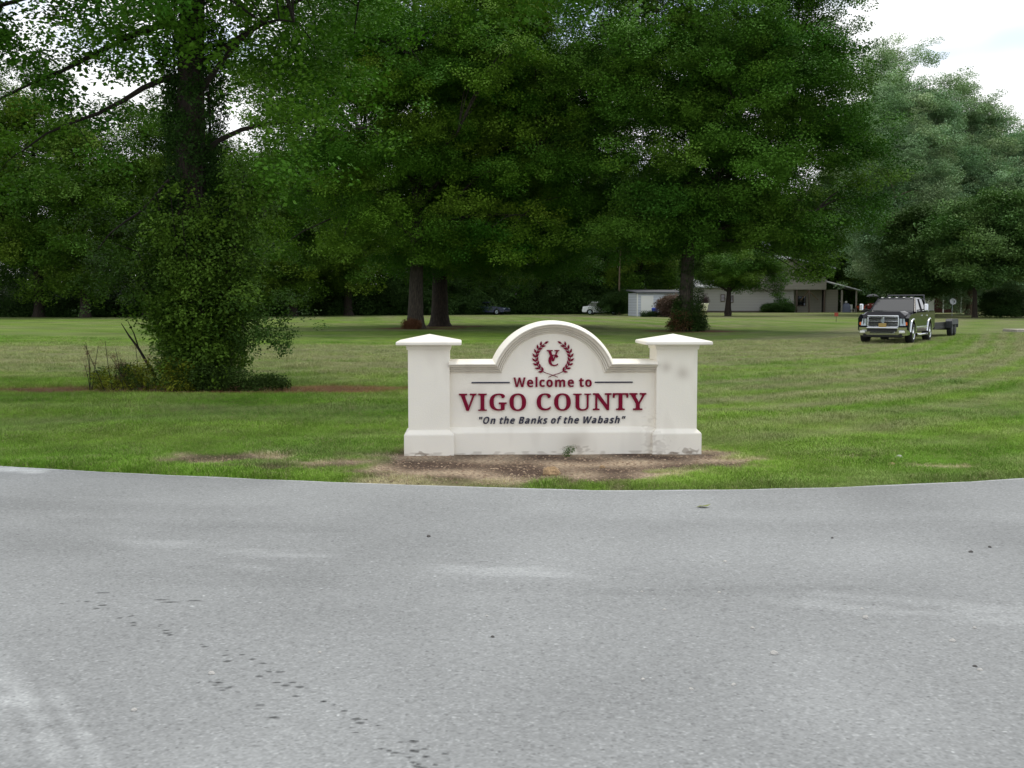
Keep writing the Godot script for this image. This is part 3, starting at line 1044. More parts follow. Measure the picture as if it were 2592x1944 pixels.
func right_trees() -> void:
	var silver_hazed := {"called": "poplar_tree", "group": "", "boughs": 250, "per": 24, "bough": 1.9, "spray": "willowy", "bark": "pale_bark", "tint": Color(0.215, 0.315, 0.150), "tint2": Color(0.36, 0.46, 0.26), "bulge": 0.38, "fill": 0.42, "gap": -0.45, "flat": 0.8, "tilt": 0.3, "limbs": 12, "first": 5.0, "point": 0.72, "lowest": 1.5}  # leaf tints: silvery undersides, made paler still to paint in haze and glare
	var rows := [
		[43.0, 118.0, 29.0, 7.6, "tallest silvery poplar with haze painted into its leaves, its broad windblown crown behind the pickup"],
		[52.0, 120.0, 24.5, 5.6, "slim silvery poplar with painted-in haze between the two others at the right edge"],
		[58.0, 121.0, 21.0, 6.4, "silvery poplar with haze painted in its tint, cut by the right edge of the view"],
		[49.0, 160.0, 23.0, 5.4, "shorter dull green poplar standing behind the house porch"]]
	var i := 0
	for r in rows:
		var p := silver_hazed.duplicate()
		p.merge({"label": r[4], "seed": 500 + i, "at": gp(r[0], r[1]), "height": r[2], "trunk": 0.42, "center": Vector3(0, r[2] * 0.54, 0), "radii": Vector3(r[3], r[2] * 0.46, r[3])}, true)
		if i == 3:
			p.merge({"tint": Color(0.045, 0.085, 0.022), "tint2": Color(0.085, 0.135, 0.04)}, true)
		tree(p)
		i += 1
	# broad green trees in front of them
	tree({"called": "broad_tree", "label": "broad mid-green tree with a dark trunk right of the satellite dish", "seed": 521, "at": gp(43.8, 100.0), "height": 12.0, "trunk": 0.24, "center": Vector3(1.6, 7.4, 0), "radii": Vector3(6.2, 4.3, 4.5), "first": 3.0, "limbs": 10, "boughs": 120, "per": 17, "bough": 1.5, "spray": "far", "bark": "dark_bark", "tint": Color(0.065, 0.130, 0.030), "tint2": Color(0.140, 0.225, 0.070), "fill": 0.42, "gap": -0.35, "lowest": 2.8})
	tree({"called": "broad_tree", "label": "dark spreading tree directly behind the pickup's cab", "seed": 522, "at": gp(40.6, 106.0), "height": 10.5, "trunk": 0.26, "center": Vector3(0.4, 6.2, 0), "radii": Vector3(3.8, 4.4, 4.0), "first": 2.4, "limbs": 10, "boughs": 110, "per": 17, "bough": 1.5, "spray": "far", "bark": "dark_bark", "tint": Color(0.036, 0.074, 0.016), "tint2": Color(0.072, 0.125, 0.030), "fill": 0.42, "gap": -0.35, "lowest": 1.7})
	tree({"called": "broad_tree", "label": "dark tree shading the end of the house porch", "seed": 523, "at": gp(51.5, 142.0), "height": 14.0, "trunk": 0.3, "center": Vector3(0.0, 8.0, 0), "radii": Vector3(4.6, 6.0, 4.0), "first": 2.4, "limbs": 10, "boughs": 100, "per": 16, "bough": 1.9, "spray": "far", "bark": "dark_bark", "tint": Color(0.028, 0.060, 0.013), "tint2": Color(0.055, 0.100, 0.022), "fill": 0.42, "gap": -0.35, "lowest": 1.2})
	tree({"called": "bush", "category": "bush", "label": "dark rounded bush at the right edge behind the trailer", "seed": 524, "at": gp(46.9, 101.5), "height": 2.6, "trunk": 0.08, "center": Vector3(0.3, 1.2, 0), "radii": Vector3(2.1, 1.25, 1.4), "first": 0.2, "limbs": 8, "boughs": 40, "per": 12, "bough": 0.8, "spray": "mid", "bark": "dark_bark", "tint": Color(0.022, 0.048, 0.012), "tint2": Color(0.040, 0.075, 0.018), "fill": 0.5, "gap": -1.0, "lowest": 0.1})
	# little tree before the house
	tree({"called": "small_tree", "label": "small forked tree with a dark trunk in front of the house wall", "seed": 525, "at": gp(22.48, 110.0), "height": 6.6, "trunk": 0.34, "center": Vector3(0.7, 4.9, 0), "radii": Vector3(4.8, 2.0, 3.0), "first": 1.7, "limbs": 8, "boughs": 74, "per": 14, "bough": 1.15, "spray": "mid", "bark": "dark_bark", "tint": Color(0.044, 0.105, 0.013), "tint2": Color(0.110, 0.200, 0.026), "fill": 0.5, "gap": -0.4, "lowest": 2.5, "limb_size": 1.5,
		"limb_ends": [Vector3(-1.6, 3.1, 0.3), Vector3(1.5, 3.0, 0.2)], "extra": [[Vector3(4.6, 3.1, 0.2), 0.8], [Vector3(5.2, 2.3, 0.2), 0.6], [Vector3(5.4, 1.6, 0.2), 0.4], [Vector3(2.6, 3.2, 0.8), 0.9]]})
	# slender pale trunk in the wood
	tree({"called": "slender_tree", "label": "slender tree with a thin pale trunk left of the white shed", "seed": 526, "at": gp(11.9, 117.0), "height": 17.0, "trunk": 0.11, "center": Vector3(0, 12.0, 0), "radii": Vector3(3.2, 5.0, 3.0), "first": 6.5, "limbs": 7, "boughs": 44, "per": 12, "bough": 1.7, "spray": "far", "bark": "pale_bark", "tint": Color(0.034, 0.072, 0.014), "tint2": Color(0.062, 0.112, 0.022), "fill": 0.42, "gap": -0.3, "lowest": 6.0})

# ---------------------------------------------------------------- buildings
func siding(c: Color, scale: float, seed_: int) -> StandardMaterial3D:
	# painted boards a hand wide, too far off to tell apart
	var im := Image.create(64, 64, false, Image.FORMAT_RGB8)
	var r := RandomNumberGenerator.new()
	r.seed = seed_
	for y in 64:
		var v := 0.9 + 0.1 * ((y % 16) / 15.0)
		if y % 16 == 0:
			v = 0.72
		for x in 64:
			var q := v * r.randf_range(0.93, 1.0)
			im.set_pixel(x, y, Color(q, q, q))
	var m := flat(c, 0.7)
	m.albedo_texture = ImageTexture.create_from_image(im)
	m.uv1_scale = Vector3(scale, scale, 1)
	return m

func window(parent: Node, at: Vector3, w: float, h: float, frame: Material) -> void:
	var st := begin()
	for s in [-1.0, 1.0]:
		box(st, at + Vector3(s * (w * 0.5 + 0.04), 0, 0.03), Vector3(0.08, h + 0.16, 0.08))
		box(st, at + Vector3(0, s * (h * 0.5 + 0.04), 0.03), Vector3(w, 0.08, 0.08))
	box(st, at + Vector3(0, 0, 0.03), Vector3(w, 0.05, 0.05))
	var f := put("window", done(st), frame, parent)
	put("pane", boxmesh(at + Vector3(0, 0, 0.005), Vector3(w, h, 0.02)), M.glass, f)

func house() -> void:
	var g := gp(33.0, 140.0).y
	var wall := siding(Color(0.70, 0.69, 0.67), 1.2, 4)
	var tan_wall := siding(Color(0.60, 0.58, 0.54), 1.2, 6)
	var metal := grained(Color(0.74, 0.75, 0.76), 0.03, 0.85, 0.05, 0.5, 0.45, 31)
	var block := grained(Color(0.42, 0.38, 0.34), 0.05, 0.7, 0.3, 1.0, 0.9, 33)
	var dark_trim := flat(Color(0.33, 0.28, 0.24), 0.8)
	var h := thing("farmhouse", "pale two-storey house with a gabled upper floor and a lean-to porch roof at its right", "house", Vector3(0, g, -140.0))
	# low wing
	var st := begin()
	box(st, Vector3(30.5, 1.75, -4.0), Vector3(13.6, 3.1, 8.0))
	put("wall", done(st), wall, h)
	put("foundation", boxmesh(Vector3(30.5, 0.0, -3.97), Vector3(13.7, 0.4, 8.06)), block, h)
	st = begin()
	prism(st, PackedVector2Array([Vector2(0.5, 3.25), Vector2(0.5, 3.43), Vector2(-4.0, 5.0), Vector2(-8.5, 3.43), Vector2(-8.5, 3.25)]), 23.4, 37.2, Transform3D(Basis(Vector3(0, 0, 1), Vector3(0, 1, 0), Vector3(1, 0, 0)), Vector3.ZERO))
	put("roof", done(st), metal, h)
	# upper gable part, overhanging a recessed porch
	st = begin()
	prism(st, PackedVector2Array([Vector2(31.6, 3.0), Vector2(41.4, 3.0), Vector2(41.4, 5.78), Vector2(36.5, 7.02), Vector2(31.6, 5.78)]), -7.0, 0.6)
	put("wall", done(st), tan_wall, h)
	put("wall", boxmesh(Vector3(37.1, 1.45, -3.6), Vector3(8.4, 3.0, 5.2)), tan_wall, h)
	st = begin()
	for s in [-1.0, 1.0]:
		slab(st, Vector3(36.5, 7.95, -7.4), Vector3(36.5 + s * 5.9, 6.35, -7.4), Vector3(36.5 + s * 5.9, 5.85, 1.3), Vector3(36.5, 7.2, 1.3), 0.16)
	put("roof", done(st), metal, h)
	for q in [[34.4, 4.5], [40.4, 4.45]]:
		window(h, Vector3(q[0], q[1], 0.6), 0.5, 0.9, tan_wall)
	for q in [[27.9, 1.9], [29.0, 1.75]]:
		window(h, Vector3(q[0], q[1], 0.0), 0.45, 0.8, dark_trim)
	var door := put("door", boxmesh(Vector3(35.0, 1.2, -0.97), Vector3(0.95, 2.1, 0.06)), M.white_plastic, h)
	put("handle", boxmesh(Vector3(35.35, 1.15, -0.92), Vector3(0.06, 0.06, 0.08)), M.grey_steel, door)
	window(h, Vector3(38.6, 1.5, -1.0), 1.0, 1.2, dark_trim)
	for x in [37.55, 39.2, 41.2]:
		put("post", boxmesh(Vector3(x, 1.45, 0.45), Vector3(0.16, 3.05, 0.16)), dark_trim, h)
	# cross braces
	st = begin()
	box(st, Vector3(38.6, 2.2, 0.45), Vector3(0.1, 1.6, 0.08), 0.0, Basis(Vector3.BACK, -0.7))
	box(st, Vector3(39.8, 2.2, 0.45), Vector3(0.1, 1.6, 0.08), 0.0, Basis(Vector3.BACK, 0.8))
	put("brace", done(st), M.wood, h)
	# lean-to porch on the right
	st = begin()
	slab(st, Vector3(41.42, 4.75, -5.2), Vector3(45.8, 3.25, -5.2), Vector3(45.8, 2.92, 1.5), Vector3(41.42, 3.98, 1.5), 0.12)
	put("porch_roof", done(st), metal, h)
	put("wall", boxmesh(Vector3(42.4, 1.5, -2.5), Vector3(1.6, 3.0, 4.6)), tan_wall, h)
	for x in [43.3, 45.2]:
		put("post", boxmesh(Vector3(x, 1.45, 1.1), Vector3(0.18, 2.95, 0.18)), tan_wall, h)
	put("post", boxmesh(Vector3(45.2, 1.4, -4.6), Vector3(0.18, 2.9, 0.18)), tan_wall, h)
	# what stands on the porch
	var gr := thing("covered_grill", "blue-grey covered grill on the house porch", "grill", Vector3(44.0, g, -139.3))
	st = begin()
	loft(st, [[Vector3(-0.55, 0, -0.3), Vector3(0.55, 0, -0.3), Vector3(0.55, 0, 0.3), Vector3(-0.55, 0, 0.3)], [Vector3(-0.52, 0.8, -0.28), Vector3(0.52, 0.8, -0.28), Vector3(0.52, 0.8, 0.28), Vector3(-0.52, 0.8, 0.28)], [Vector3(-0.3, 1.2, -0.2), Vector3(0.3, 1.2, -0.2), Vector3(0.3, 1.2, 0.2), Vector3(-0.3, 1.2, 0.2)]])
	put("cover", done(st), flat(Color(0.42, 0.44, 0.52), 0.8), gr)
	st = begin()
	lathe(st, [[0.0, 1.2], [0.13, 1.25], [0.17, 1.36], [0.12, 1.48], [0.0, 1.52]], 10)
	put("gas_bottle", done(st), M.white_plastic, gr)
	var ch := thing("garden_chair", "white plastic garden chair on the porch beside the grill", "chair", Vector3(44.7, g, -139.0), 0.3)
	put("seat", boxmesh(Vector3(0, 0.44, 0), Vector3(0.5, 0.05, 0.48), 0.02), M.white_plastic, ch)
	put("backrest", boxmesh(Vector3(0, 0.74, -0.24), Vector3(0.5, 0.58, 0.05), 0.02), M.white_plastic, ch)
	for sx in [-1, 1]:
		for sz in [-1, 1]:
			put("leg", boxmesh(Vector3(sx * 0.22, 0.21, sz * 0.2), Vector3(0.05, 0.42, 0.05)), M.white_plastic, ch)
	var wb := thing("wheelbarrow", "orange wheelbarrow at the open end of the porch", "wheelbarrow", Vector3(45.8, g, -138.6), 0.5)
	st = begin()
	loft(st, [[Vector3(-0.3, 0.42, -0.3), Vector3(0.3, 0.42, -0.3), Vector3(0.3, 0.42, 0.3), Vector3(-0.3, 0.42, 0.3)], [Vector3(-0.55, 0.85, -0.4), Vector3(0.55, 0.85, -0.4), Vector3(0.55, 0.8, 0.4), Vector3(-0.55, 0.8, 0.4)]])
	put("tray", done(st), M.orange, wb)
	st = begin()
	lathe(st, [[0.1, -0.05], [0.2, -0.05], [0.2, 0.05], [0.1, 0.05]], 14, Transform3D(Basis(Vector3.RIGHT, PI / 2), Vector3(0.6, 0.2, 0)))
	put("wheel", done(st), M.rubber, wb)
	for s in [-1.0, 1.0]:
		st = begin()
		tube(st, [Vector3(0.6, 0.22, s * 0.08), Vector3(0.0, 0.42, s * 0.2), Vector3(-0.95, 0.62, s * 0.28)], [0.025, 0.025, 0.02], 5)
		tube(st, [Vector3(-0.3, 0.46, s * 0.22), Vector3(-0.35, 0.0, s * 0.25)], [0.02, 0.02], 5)
		put("handle", done(st), M.wood, wb)
	# shrubs against the wing
	for q in [[36.2, 1.0, 601, "small green shrub at the corner of the low house wall"], [33.9, 0.7, 602, "lowest shrub against the pale house wall"]]:
		tree({"called": "shrub", "category": "shrub", "label": q[3], "seed": q[2], "at": Vector3(q[0], g, -139.0), "height": q[1] * 1.4, "trunk": 0.04, "center": Vector3(0, q[1] * 0.7, 0), "radii": Vector3(0.8, q[1] * 0.6, 0.6), "first": 0.1, "limbs": 5, "boughs": 12, "per": 10, "bough": 0.5, "spray": "mid", "bark": "dark_bark", "tint": Color(0.034, 0.070, 0.016), "tint2": Color(0.06, 0.11, 0.025), "gap": -1.0, "lowest": 0.05})
	# brick house half hidden behind the trees on the right
	var gb := gp(54.0, 138.0).y
	var b := thing("brick_house", "red brick house almost hidden behind the trees at right", "house", Vector3(55.5, gb, -138.0))
	put("wall", boxmesh(Vector3(0, 1.4, -3), Vector3(9.0, 2.9, 6.0)), grained(Color(0.34, 0.19, 0.16), 0.08, 0.7, 0.2, 1.0, 0.9, 41), b)
	st = begin()
	prism(st, PackedVector2Array([Vector2(1.4, 2.85), Vector2(1.4, 3.0), Vector2(-3.0, 4.6), Vector2(-6.6, 3.0), Vector2(-6.6, 2.85)]), -4.8, 4.8, Transform3D(Basis(Vector3(0, 0, 1), Vector3(0, 1, 0), Vector3(1, 0, 0)), Vector3.ZERO))
	put("roof", done(st), grained(Color(0.36, 0.34, 0.33), 0.05, 0.7, 0.2, 1.0, 0.9, 42), b)
	for x in [-4.2, -2.0, 0.3, 2.6]:
		put("post", boxmesh(Vector3(x, 1.4, 1.2), Vector3(0.14, 2.85, 0.14)), M.white_plastic, b)
	window(b, Vector3(-3.1, 1.5, 0.0), 1.0, 1.2, M.white_plastic)
	put("door", boxmesh(Vector3(-0.9, 1.1, 0.03), Vector3(0.95, 2.1, 0.06)), M.white_plastic, b)

func shed() -> void:
	var g := gp(13.0, 109.0).y
	var s := thing("white_shed", "low white shed left of the right maple trunk", "shed", Vector3(13.0, g, -109.0), 0.12)
	var white := siding(Color(0.80, 0.82, 0.86), 0.9, 9)
	put("wall", boxmesh(Vector3(2.3, 1.2, -2.0), Vector3(4.8, 2.4, 4.0)), white, s)
	var st := begin()
	prism(st, PackedVector2Array([Vector2(0.3, 2.38), Vector2(0.3, 2.5), Vector2(-4.3, 2.8), Vector2(-4.3, 2.68)]), -0.3, 4.95, Transform3D(Basis(Vector3(0, 0, 1), Vector3(0, 1, 0), Vector3(1, 0, 0)), Vector3.ZERO))
	put("roof", done(st), M.grey_steel, s)
	var d := put("door", boxmesh(Vector3(0.95, 1.08, 0.03), Vector3(1.3, 2.1, 0.06)), M.white_plastic, s)
	put("handle", boxmesh(Vector3(1.45, 1.05, 0.08), Vector3(0.05, 0.18, 0.05)), M.black, d)
	for x in [-0.08, 4.68]:
		put("corner_board", boxmesh(Vector3(x, 1.19, 0.02), Vector3(0.12, 2.36, 0.1)), M.white_plastic, s)
	var b := thing("barrel", "blue plastic barrel against the front of the white shed", "barrel", gp(14.5, 107.6))
	st = begin()
	lathe(st, [[0.0, 0.0], [0.26, 0.0], [0.3, 0.08], [0.3, 0.28], [0.28, 0.3], [0.3, 0.33], [0.3, 0.6], [0.28, 0.62], [0.3, 0.65], [0.3, 0.82], [0.25, 0.9], [0.0, 0.9]], 16)
	put("drum", done(st), flat(Color(0.12, 0.22, 0.60), 0.4), b)
	st = begin()
	lathe(st, [[0.0, 0.9], [0.05, 0.9], [0.05, 0.94], [0.0, 0.94]], 10, Transform3D(Basis.IDENTITY, Vector3(0.14, 0, 0)))
	put("cap", done(st), M.white_plastic, b)
	tree({"called": "red_shrub", "category": "shrub", "label": "rounded reddish-brown shrub in front of the white shed", "seed": 611, "at": gp(15.9, 104.5), "height": 2.2, "trunk": 0.06, "center": Vector3(0, 1.25, 0), "radii": Vector3(1.15, 0.85, 0.9), "first": 0.3, "limbs": 7, "boughs": 26, "per": 12, "bough": 0.55, "spray": "mid", "bark": "dark_bark", "tint": Color(0.100, 0.060, 0.048), "tint2": Color(0.170, 0.110, 0.085), "gap": -1.0, "lowest": 0.4})
	rng.seed = 33
	var hg := thing("low_hedge", "low dark clipped hedge along the foot of the white shed", "hedge", gp(14.4, 105.0))
	var spots := []
	for j in 160:
		spots.append([Vector3(rng.randf_range(-1.5, 2.4), 0.05 + 0.4 * rng.randf(), rng.randf_range(-0.3, 0.3)), rng.randf_range(0.4, 0.6), Color(0.024, 0.050, 0.012) * rng.randf_range(0.8, 1.3), 0.8])
	scatter("leaves", sprays.mid, M.leaf, spots, hg)
	# cream planter right of the maple trunk
	var pl := thing("planter", "cream urn planter on a stand just right of the right maple's foot", "planter", gp(18.9, 104.0))
	st = begin()
	lathe(st, [[0.0, 0.62], [0.26, 0.62], [0.34, 0.75], [0.40, 1.2], [0.46, 1.28], [0.46, 1.36], [0.38, 1.36], [0.3, 1.22], [0.0, 1.2]], 18)
	put("urn", done(st), flat(Color(0.90, 0.89, 0.78), 0.6), pl)
	st = begin()
	for k in 3:
		var a := TAU * k / 3.0
		tube(st, [Vector3(cos(a) * 0.3, 0, sin(a) * 0.3), Vector3(cos(a) * 0.14, 0.62, sin(a) * 0.14)], [0.04, 0.04], 6)
	put("stand", done(st), flat(Color(0.62, 0.60, 0.36), 0.7), pl)
	spots = []
	for j in 36:
		spots.append([Vector3(rng.randfn() * 0.22, 1.4 + absf(rng.randfn()) * 0.28, rng.randfn() * 0.2), rng.randf_range(0.3, 0.5), Color(0.045, 0.028, 0.030) * rng.randf_range(0.8, 1.4), 1.0])
	scatter("plant", sprays.mid, M.leaf, spots, pl)

func wheel(parent: Node, at: Vector3, r: float, w: float, rim: Material, called := "wheel") -> void:
	var f := Transform3D(Basis(Vector3.BACK, PI / 2), at)
	var st := begin()
	lathe(st, [[r * 0.6, -w * 0.5], [r * 0.9, -w * 0.5], [r, -w * 0.36], [r, w * 0.36], [r * 0.9, w * 0.5], [r * 0.6, w * 0.5]], 22, f)
	var t := put(called, done(st), M.rubber, parent)
	st = begin()
	for s in [-1.0 if at.x > 0.0 else 1.0]:
		lathe(st, [[r * 0.62, s * w * 0.5], [r * 0.58, s * w * 0.52], [r * 0.52, s * w * 0.36], [r * 0.3, s * w * 0.40], [r * 0.22, s * w * 0.52], [0.0, s * w * 0.53]], 18, f)
		for k in 8:
			var a := TAU * k / 8.0
			box(st, f * Vector3(cos(a) * r * 0.42, s * w * 0.40, sin(a) * r * 0.42), Vector3(0.03, r * 0.26, 0.05), 0.0, Basis(Vector3.RIGHT, a))
	put("rim", done(st), rim, t)

func car(label: String, where: Vector3, turn: float, paint: Color) -> void:
	var c := thing("parked_car", label, "car", where, turn)
	var body := flat(paint, 0.3)
	body.clearcoat_enabled = true
	var st := begin()
	var f := Transform3D(Basis(Vector3(0, 0, 1), Vector3(0, 1, 0), Vector3(1, 0, 0)), Vector3.ZERO)
	prism(st, PackedVector2Array([Vector2(2.2, 0.3), Vector2(2.25, 0.62), Vector2(2.0, 0.78), Vector2(0.95, 0.92), Vector2(-1.6, 0.98), Vector2(-2.15, 0.92), Vector2(-2.25, 0.5), Vector2(-2.2, 0.3), Vector2(-1.75, 0.3), Vector2(-1.65, 0.55), Vector2(-1.35, 0.68), Vector2(-1.05, 0.55), Vector2(-0.95, 0.28), Vector2(0.95, 0.28), Vector2(1.05, 0.55), Vector2(1.35, 0.68), Vector2(1.65, 0.55), Vector2(1.75, 0.3)]), -0.88, 0.88, f)
	put("body", done(st), body, c)
	st = begin()
	loft(st, [[Vector3(-0.82, 0.9, -1.75), Vector3(0.82, 0.9, -1.75), Vector3(0.82, 0.9, 0.95), Vector3(-0.82, 0.9, 0.95)], [Vector3(-0.62, 1.38, -1.2), Vector3(0.62, 1.38, -1.2), Vector3(0.62, 1.38, 0.2), Vector3(-0.62, 1.38, 0.2)]])
	put("windows", done(st), M.glass, c)
	put("roof", boxmesh(Vector3(0, 1.4, -0.5), Vector3(1.24, 0.06, 1.45), 0.02), body, c)
	for x in [-0.8, 0.8]:
		for z in [-1.35, 1.35]:
			wheel(c, Vector3(x, 0.32, z), 0.32, 0.2, M.lens)
	for s in [-1.0, 1.0]:
		put("headlight", boxmesh(Vector3(s * 0.62, 0.68, 2.2), Vector3(0.36, 0.14, 0.12), 0.02), M.lens, c)
	put("bumper", boxmesh(Vector3(0, 0.42, 2.24), Vector3(1.7, 0.16, 0.1), 0.03), M.grey_steel, c)

func farm_bits() -> void:
	car("dark blue car parked in the shade left of the wood's thick trunk", gp(-2.6, 120.5), 1.15, Color(0.11, 0.15, 0.30))
	car("white car parked in the shade left of the slender pale trunk", gp(10.3, 119.5), 1.3, Color(0.86, 0.87, 0.88))
	tree({"called": "bush", "category": "bush", "label": "dark bush hiding one end of the white parked car", "seed": 540, "at": gp(11.5, 117.6), "height": 2.4, "trunk": 0.07, "center": Vector3(0, 1.3, 0), "radii": Vector3(1.5, 1.3, 1.0), "first": 0.2, "limbs": 8, "boughs": 34, "per": 12, "bough": 0.8, "spray": "mid", "bark": "dark_bark", "tint": Color(0.024, 0.052, 0.012), "tint2": Color(0.045, 0.085, 0.018), "fill": 0.5, "gap": -1.0, "lowest": 0.1})
	# compact tractor left of the pickup's mirror
	var t := thing("compact_tractor", "small red tractor with a grey canopy seen left of the pickup's windscreen", "tractor", gp(42.2, 124.0), -0.45)
	put("hood", boxmesh(Vector3(0, 0.95, 0.75), Vector3(0.62, 0.6, 1.2), 0.08), M.red_paint, t)
	put("seat_deck", boxmesh(Vector3(0, 0.72, -0.4), Vector3(0.9, 0.3, 1.1), 0.05), M.red_paint, t)
	put("seat", boxmesh(Vector3(0, 1.05, -0.6), Vector3(0.5, 0.5, 0.4), 0.08), M.black, t)
	for s in [-1.0, 1.0]:
		put("headlight", boxmesh(Vector3(s * 0.22, 1.1, 1.37), Vector3(0.16, 0.12, 0.05), 0.02), M.white_plastic, t)
		put("fender", boxmesh(Vector3(s * 0.62, 1.05, -0.7), Vector3(0.34, 0.16, 0.9), 0.06), M.red_paint, t)
		wheel(t, Vector3(s * 0.62, 0.55, -0.7), 0.55, 0.34, M.white_plastic)
		wheel(t, Vector3(s * 0.5, 0.34, 0.95), 0.34, 0.22, M.white_plastic)
		put("roof_post", boxmesh(Vector3(s * 0.48, 1.5, -0.95), Vector3(0.06, 1.3, 0.06)), M.black, t)
	var st := begin()
	lathe(st, [[0.0, 2.36], [0.35, 2.32], [0.6, 2.2], [0.72, 2.05], [0.7, 2.03], [0.0, 2.1]], 16, Transform3D(Basis.IDENTITY, Vector3(0, 0, -0.5)))
	put("canopy", done(st), flat(Color(0.42, 0.43, 0.48), 0.7), t)
	# satellite dish
	var d := thing("satellite_dish", "round pale satellite dish on a pole right of the pickup", "satellite dish", gp(45.8, 110.0))
	st = begin()
	tube(st, [Vector3(0, 0, 0), Vector3(0, 1.35, 0)], [0.03, 0.03], 8)
	put("pole", done(st), M.lens, d)
	var tilt := Transform3D(Basis(Vector3.RIGHT, 1.25) , Vector3(0, 1.5, 0.08)).rotated_local(Vector3.UP, 0.3)
	st = begin()
	lathe(st, [[0.0, -0.06], [0.14, -0.05], [0.27, 0.0], [0.34, 0.045], [0.35, 0.05], [0.27, 0.02], [0.14, -0.03], [0.0, -0.04]], 20, tilt)
	put("dish", done(st), flat(Color(0.78, 0.79, 0.80), 0.5), d)
	st = begin()
	tube(st, [tilt * Vector3(0, 0.0, 0.3), tilt * Vector3(0, 0.34, 0.1)], [0.014, 0.014], 5)
	box(st, tilt * Vector3(0, 0.35, 0.08), Vector3(0.08, 0.1, 0.08))
	put("receiver_arm", done(st), M.grey_steel, d)
	# marker on a stake
	var f := thing("marker_flag", "small red marker sign on a thin stake in the lawn left of the pickup", "marker", gp(25.07, 81.7))
	put("stake", boxmesh(Vector3(0, 0.28, 0), Vector3(0.025, 0.56, 0.02)), M.black, f)
	put("plate", boxmesh(Vector3(0, 0.58, 0.02), Vector3(0.3, 0.28, 0.015), 0.004), flat(Color(0.62, 0.26, 0.2), 0.7), f)
	# slab
	var sl := put("concrete_slab", boxmesh(Vector3(2.6, 0.0, 0), Vector3(5.2, 0.24, 1.6), 0.02), grained(Color(0.74, 0.71, 0.66), 0.05, 0.75, 0.2, 1.0, 0.9, 52))
	sl.position = gp(27.0, 57.3) + Vector3(0.0, 0.03, 0)
	tag(sl, "pale concrete slab in the grass at the right edge of the view", "slab")
	# overhead wire
	st = begin()
	var pts := []
	var rad := []
	for k in 31:
		var q := k / 30.0
		pts.append(Vector3(lerpf(-16.0, 4.0, q), 6.2 + 2.6 * q - 0.9 * sin(q * PI), -17.0 + 2.0 * q))
		rad.append(0.012)
	tube(st, pts, rad, 5)
	tag(put("overhead_wire", done(st), M.grey_steel), "thin overhead wire crossing the top left corner before the tree", "wire")

# ---------------------------------------------------------------- the sign
func sign_material() -> StandardMaterial3D:
	var w := 1024
	var h := 512
	var im := Image.create(w, h, false, Image.FORMAT_RGB8)
	var bump := Image.create(w, h, false, Image.FORMAT_RGB8)
	var r := RandomNumberGenerator.new()
	r.seed = 4
	# [x, y, rx, ry, strength, broken]  metres on the sign's face
	var spots := [[1.30, 1.02, 0.06, 0.06, 0.24, 0], [1.49, 0.95, 0.07, 0.075, 0.26, 0], [0.24, 0.16, 0.16, 0.12, 0.28, 0], [0.26, 0.09, 0.12, 0.025, 0.22, 1], [1.55, 0.05, 0.09, 0.03, 0.42, 1], [1.36, 0.02, 0.07, 0.015, 0.32, 1], [-1.49, 0.03, 0.05, 0.03, 0.42, 1], [-0.48, 0.36, 0.25, 0.07, 0.09, 0], [-0.1, 0.75, 0.06, 0.05, 0.09, 0], [-0.95, 0.74, 0.12, 0.06, 0.07, 0], [1.12, 0.2, 0.06, 0.2, 0.1, 1], [1.22, 0.1, 0.08, 0.08, 0.12, 1]]
	for y in h:
		var sy := 1.6 * (1.0 - (y + 0.5) / h) - 0.04
		for x in w:
			var sx := 4.0 * (x + 0.5) / w - 2.0
			var n := noise_a.get_noise_2d(sx * 30.0, sy * 30.0)
			var c := Color(0.93, 0.91, 0.865) * (1.0 + 0.018 * n)
			var dirt := 0.05 * smoothstep(0.1, 0.6, noise_a.get_noise_2d(sx * 60.0 + 70.0, sy * 20.0))
			if sy < 0.06:
				dirt += 0.22 * smoothstep(-0.3, 0.4, noise_b.get_noise_2d(sx * 130.0, sy * 300.0) + (0.03 - sy) * 9.0)
			for s in spots:
				var e: float = pow((sx - s[0]) / s[2], 2.0) + pow((sy - s[1]) / s[3], 2.0)
				if e < 4.0:
					var q := exp(-e) * (1.0 + 0.6 * n)
					if s[5] == 1:
						q = smoothstep(0.15, 0.45, exp(-e) * 0.7 + 0.45 * noise_b.get_noise_2d(sx * 250.0, sy * 420.0))
					dirt += s[4] * q
			c = c.lerp(Color(0.47, 0.42, 0.37), clampf(dirt, 0.0, 0.8))
			im.set_pixel(x, y, c)
			var v := 0.5 + 0.25 * r.randfn() * 0.5 + 0.15 * n
			bump.set_pixel(x, y, Color(v, v, v))
	var m := flat(Color.WHITE, 0.8)
	m.albedo_texture = ImageTexture.create_from_image(im)
	m.heightmap_enabled = true
	m.heightmap_texture = ImageTexture.create_from_image(bump)
	m.heightmap_scale = 0.35
	m.uv1_scale = Vector3(0.25, -0.625, 1)
	m.uv1_offset = Vector3(0.5, 0.975, 0)
	return m

